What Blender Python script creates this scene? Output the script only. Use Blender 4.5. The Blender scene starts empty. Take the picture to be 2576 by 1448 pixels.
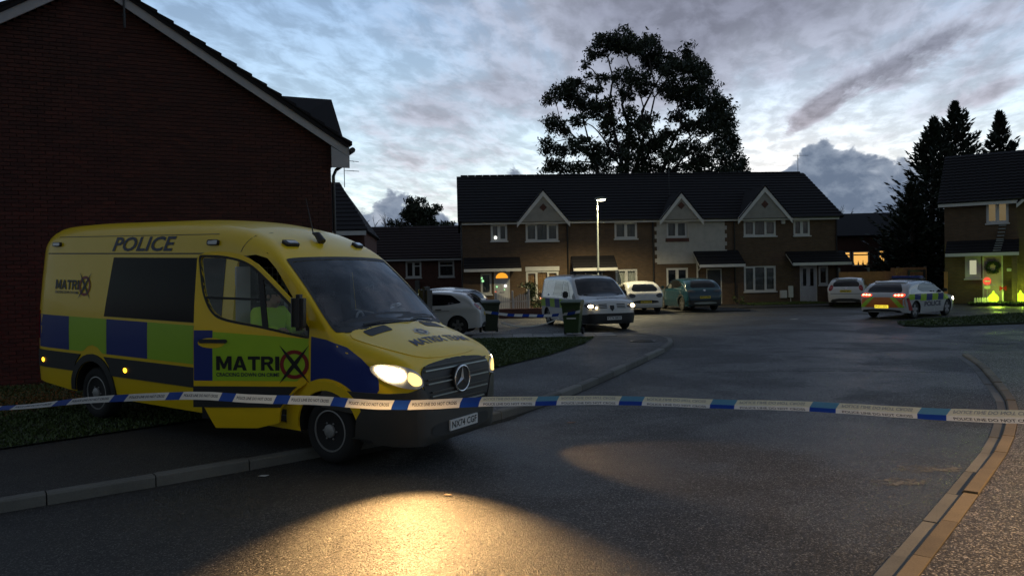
import bpy, bmesh, math, random
import numpy as np
from mathutils import Vector, Matrix, geometry
from mathutils.bvhtree import BVHTree
random.seed(7); rng = np.random.default_rng(7)
R = math.radians
SC = bpy.context.scene
COL = SC.collection

# ------------------------------------------------------------------ camera
cam = bpy.data.cameras.new('camera'); camo = bpy.data.objects.new('camera', cam); COL.objects.link(camo)
cam.sensor_width = 36; cam.lens = 36*1937/2575; cam.clip_end = 3000; cam.clip_start = .05
camo.matrix_world = Matrix.Translation((0, 0, 2.0)) @ Matrix.Rotation(math.pi/2-math.atan(36/1937), 4, 'X') @ Matrix.Rotation(-.020, 4, 'Z')
SC.camera = camo
SC.render.resolution_x = 1024; SC.render.resolution_y = 575
SC.view_settings.view_transform = 'Standard'; SC.view_settings.look = 'None'
SC.view_settings.exposure = .25; SC.view_settings.gamma = 1

# ------------------------------------------------------------------ node helper
class NT:
    def __init__(s, tree): s.t = tree; s.n = tree.nodes; s.l = tree.links
    def node(s, typ, ins=None, **kw):
        nd = s.n.new(typ)
        for k, v in kw.items(): setattr(nd, k, v)
        for k, v in (ins or {}).items(): s.set(nd.inputs[k], v)
        return nd
    def set(s, sock, v):
        if hasattr(v, 'links') and hasattr(v, 'is_output'): s.l.new(v, sock)
        elif hasattr(v, 'outputs'): s.l.new(v.outputs[0], sock)
        else:
            if sock.type == 'RGBA' and len(v) == 3: v = (*v, 1)
            sock.default_value = v
    def m(s, op, a, b=None, c=None, clamp=False):
        nd = s.n.new('ShaderNodeMath'); nd.operation = op; nd.use_clamp = clamp
        s.set(nd.inputs[0], a)
        if b is not None: s.set(nd.inputs[1], b)
        if c is not None: s.set(nd.inputs[2], c)
        return nd.outputs[0]
    def mix(s, f, a, b, blend='MIX'):
        nd = s.n.new('ShaderNodeMix'); nd.data_type = 'RGBA'; nd.blend_type = blend
        s.set(nd.inputs[0], f); s.set(nd.inputs[6], a); s.set(nd.inputs[7], b)
        return nd.outputs[2]
    def smooth(s, v, a, b, o0=0., o1=1.):
        nd = s.n.new('ShaderNodeMapRange'); nd.interpolation_type = 'SMOOTHSTEP'
        s.set(nd.inputs[0], v)
        for i, k in ((1, a), (2, b), (3, o0), (4, o1)): s.set(nd.inputs[i], k)
        return nd.outputs[0]
    def noise(s, vec, scale, detail=4, rough=.55, dist=0.):
        nd = s.n.new('ShaderNodeTexNoise'); s.set(nd.inputs['Vector'], vec)
        nd.inputs['Scale'].default_value = scale; nd.inputs['Detail'].default_value = detail
        nd.inputs['Roughness'].default_value = rough; nd.inputs['Distortion'].default_value = dist
        return nd.outputs[0]
    def xyz(s, x, y, z):
        nd = s.n.new('ShaderNodeCombineXYZ')
        for i, v in enumerate((x, y, z)): s.set(nd.inputs[i], v)
        return nd.outputs[0]

# ------------------------------------------------------------------ world: dusk sky with cloud
SUN_AZ, SUN_EL = R(20), R(1.0)          # sunset glow to the right of the road, at the horizon
def make_world():
    w = bpy.data.worlds.new('World'); SC.world = w; w.use_nodes = True
    t = NT(w.node_tree); t.n.clear()
    out = t.node('ShaderNodeOutputWorld'); bg = t.node('ShaderNodeBackground'); t.l.new(bg.outputs[0], out.inputs[0])
    tc = t.node('ShaderNodeTexCoord').outputs['Generated']
    nv = t.node('ShaderNodeVectorMath', {0: tc}, operation='NORMALIZE').outputs[0]
    sp = t.node('ShaderNodeSeparateXYZ', {0: nv}); dx, dy, dz = sp.outputs
    el = t.m('MULTIPLY', t.m('ARCSINE', dz), 57.2958)                      # elevation, degrees
    az = t.m('MULTIPLY', t.m('ARCTAN2', dx, dy), 57.2958)                  # azimuth, degrees
    elc = t.m('MAXIMUM', el, 0.)
    # toward the sunset
    ds = t.m('ADD', t.m('MULTIPLY', dx, math.sin(SUN_AZ)), t.m('MULTIPLY', dy, math.cos(SUN_AZ)))
    sf = t.smooth(ds, -.7, 1.)
    glow = t.m('MULTIPLY', t.m('POWER', 2.718, t.m('MULTIPLY', elc, -1/6.5)), sf)
    up = t.smooth(elc, 0., 70.)
    clear = t.mix(t.smooth(elc, 2., 26.), (.27, .40, .52), (.145, .245, .415))
    clear = t.mix(up, clear, (.08, .10, .14))
    clear = t.mix(t.m('MULTIPLY', glow, .95, clamp=True), clear, (.68, .69, .58))
    sky = t.node('ShaderNodeTexSky', sky_type='NISHITA', sun_disc=False, sun_elevation=SUN_EL, sun_rotation=SUN_AZ, altitude=20., air_density=1., dust_density=1., ozone_density=2.)
    clear = t.mix(1., clear, t.mix(1., sky.outputs[0], (.025, .025, .025), 'MULTIPLY'), 'ADD')
    clear = t.mix(1., clear, t.mix(sf, (.40, .34, .28), (1, 1, 1)), 'MULTIPLY')
    # cloud plane coordinates
    k = t.m('DIVIDE', 1., t.m('ADD', t.m('MAXIMUM', dz, 0.), .10))
    px = t.m('MULTIPLY', dx, k); py = t.m('MULTIPLY', dy, k)
    a = R(14); ca, sa = math.cos(a), math.sin(a)
    qx = t.m('SUBTRACT', t.m('MULTIPLY', px, ca), t.m('MULTIPLY', py, sa))   # across the wind
    qy = t.m('ADD', t.m('MULTIPLY', px, sa), t.m('MULTIPLY', py, ca))        # along the wind
    v1 = t.xyz(qx, t.m('MULTIPLY', qy, .55), 0.)
    v2 = t.xyz(qx, t.m('MULTIPLY', qy, .30), 3.7)
    v3 = t.xyz(qx, t.m('MULTIPLY', qy, .45), 9.1)
    big = t.noise(v2, .9, 6, .6, .6)
    fine = t.noise(v1, 9., 6, .60, .25)
    mid = t.noise(v3, 3.2, 7, .62, .4)
    def blob(a0, e0, sa_, se_, tilt=0.):
        da = t.m('SUBTRACT', az, a0); de = t.m('SUBTRACT', t.m('SUBTRACT', el, e0), t.m('MULTIPLY', da, tilt))
        q = t.m('ADD', t.m('POWER', t.m('ABSOLUTE', t.m('DIVIDE', da, sa_)), 2.), t.m('POWER', t.m('ABSOLUTE', t.m('DIVIDE', de, se_)), 2.))
        return t.m('POWER', 2.718, t.m('MULTIPLY', q, -1.))
    # broken high sheet: soft mottled grey-mauve
    sheet = t.m('ADD', t.m('ADD', t.m('MULTIPLY', big, .9), t.m('MULTIPLY', mid, .55)), t.m('MULTIPLY', fine, .25))
    sheet = t.m('ADD', sheet, t.m('MULTIPLY', blob(14., 18.2, 13., 4.2, .02), .60))
    sheet = t.m('ADD', sheet, t.m('MULTIPLY', blob(8., 13., 9., 2.2, .05), .16))
    sheet = t.m('ADD', sheet, t.m('MULTIPLY', blob(-10., 11., 9., 1.6, .1), .12))
    sheet = t.m('ADD', sheet, t.m('MULTIPLY', blob(-8., 8.3, 9., 1.1, .03), .16))
    sheet = t.m('ADD', sheet, t.m('MULTIPLY', blob(27.5, 13.2, 5., .95, .42), t.m('MULTIPLY', t.smooth(mid, .34, .62), .66)))
    sheet = t.m('ADD', sheet, t.m('MULTIPLY', blob(21.5, 10.6, 2.6, .7, .55), t.m('MULTIPLY', t.smooth(mid, .34, .62), .85)))
    sheet = t.m('ADD', sheet, t.m('MULTIPLY', blob(32., 10.6, 3., .6, .3), .3))
    sheet = t.m('SUBTRACT', sheet, t.m('MULTIPLY', blob(-18., 16., 8., 6.), .14))
    sheet = t.m('SUBTRACT', sheet, t.m('MULTIPLY', blob(21., 9.2, 9., 3.), .10))
    cov = t.smooth(sheet, .84, 1.12)
    thick = t.smooth(sheet, 1.0, 1.42)
    ccol = t.mix(thick, (.235, .25, .305), (.118, .118, .150))
    ccol = t.mix(t.m('MULTIPLY', t.smooth(elc, 14., 4.), .6), ccol, (.37, .305, .31))
    ccol = t.mix(1., ccol, t.mix(sf, (.40, .34, .28), (1, 1, 1)), 'MULTIPLY')
    c1 = t.mix(t.m('MULTIPLY', cov, .88), clear, ccol)
    # fine mottling of both
    mott = t.m('ADD', t.m('MULTIPLY', t.smooth(fine, .36, .66), .38), .80)
    mrgb = t.n.new('ShaderNodeCombineColor'); [t.l.new(mott, mrgb.inputs[i]) for i in range(3)]
    c1 = t.mix(1., c1, mrgb.outputs[0], 'MULTIPLY')
    # low cumulus bank on the horizon
    vv = t.xyz(t.m('MULTIPLY', az, .11), t.m('MULTIPLY', el, .16), 1.3)
    bump = t.m('SUBTRACT', t.noise(vv, 3.4, 6, .55, .3), .5)
    base_h = t.m('ADD', 2.6, t.m('MULTIPLY', t.noise(t.xyz(t.m('MULTIPLY', az, .05), 4., 0.), 2., 2), 2.4))
    hgt = t.m('ADD', base_h, t.m('MULTIPLY', blob(22.5, 0., 4.2, 300.), 4.6))
    hgt = t.m('ADD', hgt, t.m('MULTIPLY', blob(27.5, 0., 1.5, 300.), 2.4))
    hgt = t.m('ADD', hgt, t.m('MULTIPLY', blob(.3, 0., 1.9, 300.), 3.6))
    hgt = t.m('ADD', hgt, t.m('MULTIPLY', blob(-8.5, 0., 3.6, 300.), 2.2))
    hgt = t.m('ADD', hgt, t.m('MULTIPLY', bump, 5.0))
    dep = t.m('SUBTRACT', hgt, el)
    cum = t.smooth(dep, -.10, .35)
    lit = t.smooth(t.m('ADD', dep, t.m('MULTIPLY', bump, 4.)), 1.6, -.4)
    cc = t.mix(t.m('MULTIPLY', lit, .8), (.075, .098, .14), (.27, .30, .35))
    cc = t.mix(t.smooth(t.noise(vv, 4.5, 5, .6), .42, .68), cc, (.13, .158, .205))
    cc = t.mix(1., cc, t.mix(sf, (.42, .36, .30), (1, 1, 1)), 'MULTIPLY')
    c2 = t.mix(cum, c1, cc)
    t.l.new(c2, bg.inputs[0]); bg.inputs[1].default_value = SKY_STRENGTH
SKY_STRENGTH = 1.62
make_world()
SC.world.cycles.sampling_method = 'MANUAL'; SC.world.cycles.sample_map_resolution = 512
sun = bpy.data.lights.new('sun', 'SUN'); sun.energy = .03; sun.angle = R(12); sun.color = (1, .86, .72)
suno = bpy.data.objects.new('sun', sun); COL.objects.link(suno)
suno.rotation_euler = Vector((-math.sin(SUN_AZ), -math.cos(SUN_AZ), -math.tan(R(4)))).to_track_quat('-Z', 'Y').to_euler()

# ------------------------------------------------------------------ materials
MATS = {}
def new_mat(name):
    m = bpy.data.materials.new(name); m.use_nodes = True; t = NT(m.node_tree); t.n.clear()
    out = t.node('ShaderNodeOutputMaterial'); MATS[name] = m
    return m, t, out
def pbsdf(t, out, **kw):
    b = t.node('ShaderNodeBsdfPrincipled'); t.l.new(b.outputs[0], out.inputs[0])
    for k, v in kw.items(): t.set(b.inputs[k.replace('_', ' ')], v)
    return b
def ocoord(t): return t.node('ShaderNodeTexCoord').outputs['Object']
def plain(name, col, rough=.5, metal=0., coat=0., dirt=.12, bump=0., bscale=30., spec=.5):
    m, t, out = new_mat(name); c = ocoord(t)
    n = t.noise(c, 3., 5, .6); n2 = t.noise(c, 40., 3, .6)
    f = t.m('ADD', t.m('MULTIPLY', t.smooth(n, .35, .75), .7), t.m('MULTIPLY', n2, .3))
    cc = t.mix(t.m('MULTIPLY', f, dirt*2.2, clamp=True), col, tuple(v*.55+.012 for v in col))
    b = pbsdf(t, out, Base_Color=cc, Metallic=metal)
    t.set(b.inputs['Roughness'], t.m('ADD', rough-.04, t.m('MULTIPLY', n, .1)))
    b.inputs['Coat Weight'].default_value = coat; b.inputs['Coat Roughness'].default_value = .04
    b.inputs['Specular IOR Level'].default_value = spec
    if bump:
        bp = t.node('ShaderNodeBump', {'Height': t.noise(c, bscale, 4, .6)}); bp.inputs['Strength'].default_value = bump; bp.inputs['Distance'].default_value = .01
        t.l.new(bp.outputs[0], b.inputs['Normal'])
    return m
def emit(name, col, strength):
    m, t, out = new_mat(name)
    e = t.node('ShaderNodeEmission', {'Color': col, 'Strength': strength}); t.l.new(e.outputs[0], out.inputs[0]); return m
def glassy(name, tint=(.8, .85, .85), ior=1.5, rough=.01):
    m, t, out = new_mat(name)
    tr = t.node('ShaderNodeBsdfTransparent', {'Color': tint}); gl = t.node('ShaderNodeBsdfGlossy', {'Color': (1, 1, 1)}); gl.inputs['Roughness'].default_value = rough
    fr = t.node('ShaderNodeFresnel'); fr.inputs[0].default_value = ior
    mx = t.node('ShaderNodeMixShader', {0: t.m('MULTIPLY', fr.outputs[0], 1.0, clamp=True)}); t.l.new(tr.outputs[0], mx.inputs[1]); t.l.new(gl.outputs[0], mx.inputs[2])
    t.l.new(mx.outputs[0], out.inputs[0]); return m
def brickmat(name, c1, c2, mortar, scale=1.):
    m, t, out = new_mat(name); c = ocoord(t); s = t.node('ShaderNodeSeparateXYZ', {0: c})
    v = t.xyz(t.m('ADD', s.outputs[0], s.outputs[1]), s.outputs[2], 0.)
    bt = t.node('ShaderNodeTexBrick', {'Vector': v, 'Color1': c1, 'Color2': c2, 'Mortar': mortar, 'Scale': 1.})
    bt.inputs['Mortar Size'].default_value = .008; bt.inputs['Brick Width'].default_value = .225; bt.inputs['Row Height'].default_value = .075; bt.inputs['Bias'].default_value = 0.
    n = t.noise(c, 2.5, 4); col = t.mix(t.m('MULTIPLY', t.smooth(n, .3, .8), .5), bt.outputs[0], tuple(x*.5 for x in c1))
    b = pbsdf(t, out, Base_Color=col, Roughness=.9)
    bp = t.node('ShaderNodeBump', {'Height': t.m('SUBTRACT', 1., bt.outputs['Fac'])}); bp.inputs['Strength'].default_value = .6; bp.inputs['Distance'].default_value = .008
    t.l.new(bp.outputs[0], b.inputs['Normal']); return m
def asphalt(name, base, wet=.5, scale=1., tint=(1, 1, 1)):
    m, t, out = new_mat(name); c = ocoord(t)
    vo = t.node('ShaderNodeTexVoronoi', {'Vector': c}); vo.inputs['Scale'].default_value = 100*scale
    vo2 = t.node('ShaderNodeTexVoronoi', {'Vector': c}); vo2.inputs['Scale'].default_value = 30*scale
    n1 = t.noise(c, .35, 4, .6, .4); n2 = t.noise(c, 1.7, 5, .65); n3 = t.noise(c, 150., 3)
    stone = t.node('ShaderNodeSeparateColor', {0: vo.outputs['Color']}).outputs[0]
    val = t.m('ADD', t.m('MULTIPLY', t.m('POWER', stone, 6.), 3.4), .42)
    val = t.m('MULTIPLY', val, t.m('ADD', .55, t.m('MULTIPLY', n2, .9)))
    cr = t.n.new('ShaderNodeCombineColor')
    for i in range(3): t.l.new(t.m('MULTIPLY', val, base*tint[i]), cr.inputs[i])
    crk = t.node('ShaderNodeTexVoronoi', {'Vector': t.node('ShaderNodeVectorMath', {0: c, 1: (.9, .9, .9)}, operation='MULTIPLY').outputs[0]}, feature='DISTANCE_TO_EDGE'); crk.inputs['Scale'].default_value = .45
    w = t.m('ADD', t.smooth(n1, .38, .62), t.m('MULTIPLY', t.m('SUBTRACT', n2, .5), .8))
    b = pbsdf(t, out, Base_Color=cr.outputs[0])
    t.set(b.inputs['Roughness'], t.m('SUBTRACT', .70, t.m('ADD', t.m('MULTIPLY', t.m('MULTIPLY', w, wet, clamp=True), .40), t.m('MULTIPLY', t.smooth(stone, .80, .98), .22)), clamp=True))
    b.inputs['Specular IOR Level'].default_value = .5
    h = t.m('ADD', t.m('MULTIPLY', vo.outputs['Distance'], -.75), t.m('ADD', t.m('MULTIPLY', vo2.outputs['Distance'], -.22), t.m('MULTIPLY', n3, .55)))
    bp = t.node('ShaderNodeBump', {'Height': h}); bp.inputs['Strength'].default_value = 1.; bp.inputs['Distance'].default_value = .013
    jit = t.node('ShaderNodeVectorMath', {0: t.node('ShaderNodeVectorMath', {0: vo.outputs['Color'], 1: (.5, .5, .5)}, operation='SUBTRACT').outputs[0], 1: (.85, .85, .0)}, operation='MULTIPLY').outputs[0]
    nn = t.node('ShaderNodeVectorMath', {0: t.node('ShaderNodeVectorMath', {0: bp.outputs[0], 1: jit}, operation='ADD').outputs[0]}, operation='NORMALIZE').outputs[0]
    t.l.new(nn, b.inputs['Normal']); return m
def leafmat(name, c1, c2):
    m, t, out = new_mat(name)
    gi = t.node('ShaderNodeNewGeometry').outputs['Random Per Island']
    b = pbsdf(t, out, Base_Color=t.mix(gi, c1, c2), Roughness=.6); return m
def stain(name, col):
    m, t, out = new_mat(name); c = ocoord(t); b = t.node('ShaderNodeBsdfPrincipled', {'Base Color': t.mix(t.noise(c, 60., 3), col, tuple(v*.4 for v in col)), 'Roughness': .7}); tr = t.node('ShaderNodeBsdfTransparent')
    f = t.smooth(t.m('ADD', t.noise(c, 7., 6, .7), t.m('MULTIPLY', t.noise(c, 70., 2), .35)), .60, .82)
    mx = t.node('ShaderNodeMixShader', {0: f}); t.l.new(tr.outputs[0], mx.inputs[1]); t.l.new(b.outputs[0], mx.inputs[2]); t.l.new(mx.outputs[0], out.inputs[0]); return m
stain('stain_pale', (.17, .16, .135)); stain('stain_dark', (.012, .012, .012))
def concrete(name, col, rough=.8):
    m, t, out = new_mat(name); c = t.node('ShaderNodeNewGeometry').outputs['Position']
    n = t.noise(c, 1.4, 5, .65); n2 = t.noise(c, 70., 3); oi = t.node('ShaderNodeObjectInfo').outputs['Random']
    f = t.m('ADD', t.m('MULTIPLY', n, .6), t.m('ADD', t.m('MULTIPLY', n2, .35), t.m('MULTIPLY', oi, .3)))
    b = pbsdf(t, out, Base_Color=t.mix(t.smooth(f, .3, .95), col, tuple(v*.38 for v in col)), Roughness=rough)
    bp = t.node('ShaderNodeBump', {'Height': n2}); bp.inputs['Strength'].default_value = .5; bp.inputs['Distance'].default_value = .006
    t.l.new(bp.outputs[0], b.inputs['Normal']); return m

asphalt('asphalt', .036, .75, 1., (1.06, 1, .93)); asphalt('asphalt_path', .034, .4, 1.2, (1.06, 1, .93)); asphalt('asphalt_right', .085, .25, .9, (1.15, 1, .82)); asphalt('asphalt_wet', .05, .8, 1.)
concrete('kerb_concrete', (.17, .165, .145)); concrete('kerb_tan', (.22, .17, .10)); concrete('slab_concrete', (.2, .2, .19), .6)
plain('soil', (.026, .036, .014), .95, dirt=.3)
leafmat('grass', (.035, .065, .012), (.065, .095, .02)); leafmat('leaf_dark', (.018, .028, .012), (.04, .055, .022)); leafmat('leaf_conifer', (.012, .02, .01), (.03, .042, .02)); leafmat('leaf_shrub', (.04, .07, .02), (.07, .09, .02))
plain('bark', (.06, .045, .035), .9, dirt=.3)
plain('van_yellow', (.90, .60, .006), .32, coat=.22, dirt=.04); plain('livery_green', (.36, .60, .015), .35, coat=.3, dirt=.05); plain('livery_blue', (.010, .028, .20), .32, coat=.3, dirt=.05)
plain('livery_red', (.35, .015, .015), .4, dirt=.05); plain('livery_orange', (.62, .16, .02), .4, dirt=.05); plain('navy_text', (.008, .012, .045), .4, dirt=.05); plain('black_text', (.008, .008, .008), .4, dirt=.05); plain('ring_red', (.22, .012, .01), .4, dirt=.05)
plain('plastic_dark', (.022, .022, .022), .55, dirt=.2); plain('plastic_grey', (.05, .048, .042), .5, dirt=.25); plain('interior_dark', (.02, .02, .022), .7); plain('interior_grey', (.16, .16, .165), .7); plain('interior_white', (.55, .55, .53), .6)
plain('rubber', (.015, .015, .015), .85, dirt=.3); plain('steel_rim', (.34, .34, .33), .45, .3, dirt=.25); plain('chrome', (.75, .75, .75), .18, 1., dirt=.03); plain('alloy', (.28, .28, .29), .35, .8)
plain('glass_dark', (.008, .009, .010), .05, dirt=.0, spec=.6); plain('glass_privacy', (.006, .006, .007), .12, dirt=0., spec=.10); glassy('glass_clear', (.90, .92, .92)); glassy('glass_screen', (.88, .90, .93), 1.5)
plain('car_white', (.62, .62, .60), .25, coat=.6, dirt=.08); plain('car_silver', (.50, .50, .49), .25, coat=.6, dirt=.08); plain('car_teal', (.006, .036, .058), .25, coat=.7, dirt=.05); plain('car_blue', (.012, .02, .12), .3, coat=.6)
plain('plate_white', (.72, .72, .70), .4, dirt=.05); plain('plate_yellow', (.72, .55, .05), .4, dirt=.05)
plain('lens_red', (.25, .008, .008), .2, coat=.5); plain('lens_clear', (.5, .5, .5), .15, coat=.5, dirt=0); plain('lens_smoke', (.06, .06, .065), .15, coat=.5)
emit('headlamp', (1, .70, .24), 1.6); emit('headlamp_core', (1, .76, .40), 45.); emit('headlamp_far', (1, .75, .38), 30.); emit('amber_lamp', (1, .45, .02), 5.); emit('tail_on', (1, .05, .02), 2.2); emit('tail_van', (1, .06, .02), 26.); emit('tail_core', (1, .32, .16), 9.); emit('white_lamp', (1, .9, .75), 8.); emit('plate_lit', (.9, .68, .05), 1.1)
emit('street_lamp_glow', (1, .90, .62), 14.); emit('sodium_glow', (1, .6, .25), 14.)
emit('window_orange', (1, .50, .12), 1.1); emit('window_cream', (.9, .85, .55), .55); emit('window_dim', (.9, .62, .28), .16); emit('fanlight', (1, .38, .03), .95); emit('bulb_green', (.45, 1, .45), .9); emit('bulb_white', (1, 1, .9), 2.); emit('bulb_lime', (.62, 1, .03), 1.3); emit('bulb_red', (1, .12, .06), .8)
brickmat('brick_terrace', (.15, .092, .052), (.105, .066, .042), (.11, .095, .075)); brickmat('brick_red', (.13, .045, .032), (.10, .04, .03), (.10, .08, .065)); brickmat('brick_right', (.17, .105, .055), (.12, .08, .045), (.12, .10, .075))
def brickpiece():
    m, t, out = new_mat('brick_piece'); g = t.node('ShaderNodeNewGeometry'); oi = t.node('ShaderNodeObjectInfo').outputs['Random']
    f = t.m('FRACT', t.m('ADD', g.outputs['Random Per Island'], oi)); n = t.noise(g.outputs['Position'], 1.1, 4); n2 = t.noise(g.outputs['Position'], 90., 3)
    col = t.mix(f, (.045, .014, .011), (.085, .026, .018)); col = t.mix(t.m('MULTIPLY', t.smooth(n, .4, .7), .5), col, (.04, .018, .014)); col = t.mix(t.m('MULTIPLY', n2, .4), col, (.04, .02, .015))
    b = pbsdf(t, out, Base_Color=col, Roughness=.88)
    bp = t.node('ShaderNodeBump', {'Height': n2}); bp.inputs['Strength'].default_value = .4; bp.inputs['Distance'].default_value = .005; t.l.new(bp.outputs[0], b.inputs['Normal'])
brickpiece()
plain('mortar', (.075, .062, .05), .95, dirt=.2, bump=.4); plain('render_white', (.50, .48, .44), .9, dirt=.25, bump=.5, bscale=60); plain('render_gable', (.33, .32, .29), .9, dirt=.25, bump=.5, bscale=60); plain('upvc', (.66, .66, .64), .4, dirt=.12); plain('board_grey', (.42, .42, .43), .55, dirt=.2)
plain('roof_tile', (.020, .018, .020), .9, dirt=.35, bump=.4, spec=.2); plain('roof_red', (.03, .018, .016), .9, dirt=.3, bump=.4, spec=.2); plain('gutter_black', (.012, .012, .012), .4)
plain('net_curtain', (.22, .22, .21), .9, dirt=.3); plain('curtain_tan', (.40, .22, .09), .9, dirt=.3); plain('room_dark', (.02, .02, .022), .9)
plain('door_white', (.55, .55, .58), .4, dirt=.1); plain('door_pink', (.50, .36, .38), .45, dirt=.1); plain('door_dark', (.03, .035, .04), .5)
plain('fence_wood', (.46, .22, .09), .85, dirt=.45, bump=.5); plain('picket_white', (.55, .53, .50), .6, dirt=.25); plain('galvanised', (.30, .33, .31), .45, .5, dirt=.2)
plain('bin_green', (.030, .065, .018), .5, dirt=.2); plain('bin_dark', (.018, .03, .012), .5, dirt=.2); plain('iron', (.05, .05, .05), .45, .6, dirt=.3)

def tapemat(name, col, back=None):      # thin plastic film: part of the light comes through
    m, t, out = new_mat(name); c = ocoord(t); n = t.noise(c, 14., 4); cc = t.mix(t.m('MULTIPLY', n, .25), col, tuple(v*.7 for v in col))
    b = t.node('ShaderNodeBsdfPrincipled', {'Base Color': cc, 'Roughness': .4}); tr = t.node('ShaderNodeBsdfTranslucent', {'Color': cc}); mx = t.node('ShaderNodeMixShader', {0: .45}); t.l.new(b.outputs[0], mx.inputs[1]); t.l.new(tr.outputs[0], mx.inputs[2]); t.l.new(mx.outputs[0], out.inputs[0])
tapemat('tape_white', (.80, .80, .76)); tapemat('tape_blue', (.012, .06, .36)); tapemat('tape_back_white', (.82, .80, .62)); tapemat('tape_back_blue', (.12, .32, .48)); plain('tape_text', (.03, .035, .06), .5, dirt=.05); plain('tape_back_text', (.34, .35, .34), .5, dirt=.05)
plain('hi_vis', (.55, .88, .04), .75, dirt=.15, bump=.5, bscale=14); plain('reflective', (.40, .41, .40), .3, .3); plain('cloth_black', (.012, .012, .014), .9, dirt=.2); plain('skin', (.42, .24, .17), .55, dirt=.1); plain('hair_dark', (.02, .014, .010), .7)
plain('dead_leaf', (.20, .10, .05), .6, dirt=.3); plain('paper', (.5, .5, .48), .7);  plain('wreath_green', (.03, .07, .025), .8); plain('seat_cloth', (.035, .035, .04), .9)
plain('sky_blue_light', (.05, .10, .30), .2, coat=.6)

# ------------------------------------------------------------------ mesh helpers
def ob(name, me, mat=None, parent=None, smooth=None, loc=None, rz=None):
    o = bpy.data.objects.new(name, me); COL.objects.link(o)
    if mat:
        me.materials.clear()
        for mm in (mat if isinstance(mat, (list, tuple)) else [mat]): me.materials.append(MATS[mm])
    if parent is not None: o.parent = parent
    if smooth is not None:
        me.polygons.foreach_set('use_smooth', [True]*len(me.polygons))
        if smooth < 180: me.set_sharp_from_angle(angle=R(smooth))
    if loc is not None: o.location = loc
    if rz is not None: o.rotation_euler = (0, 0, rz)
    return o
def tag(o, label=None, cat=None, group=None, kind=None):
    if label: o['label'] = label
    if cat: o['category'] = cat
    if group: o['group'] = group
    if kind: o['kind'] = kind
    return o
def thing(name, label, cat, loc=(0, 0, 0), rz=0., group=None):
    o = bpy.data.objects.new(name, None); COL.objects.link(o); o.location = loc; o.rotation_euler = (0, 0, rz); o.empty_display_size = .2
    return tag(o, label, cat, group)
def mk(name, v, f):
    me = bpy.data.meshes.new(name); me.from_pydata([tuple(p) for p in v], [], f); me.update(); return me
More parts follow.
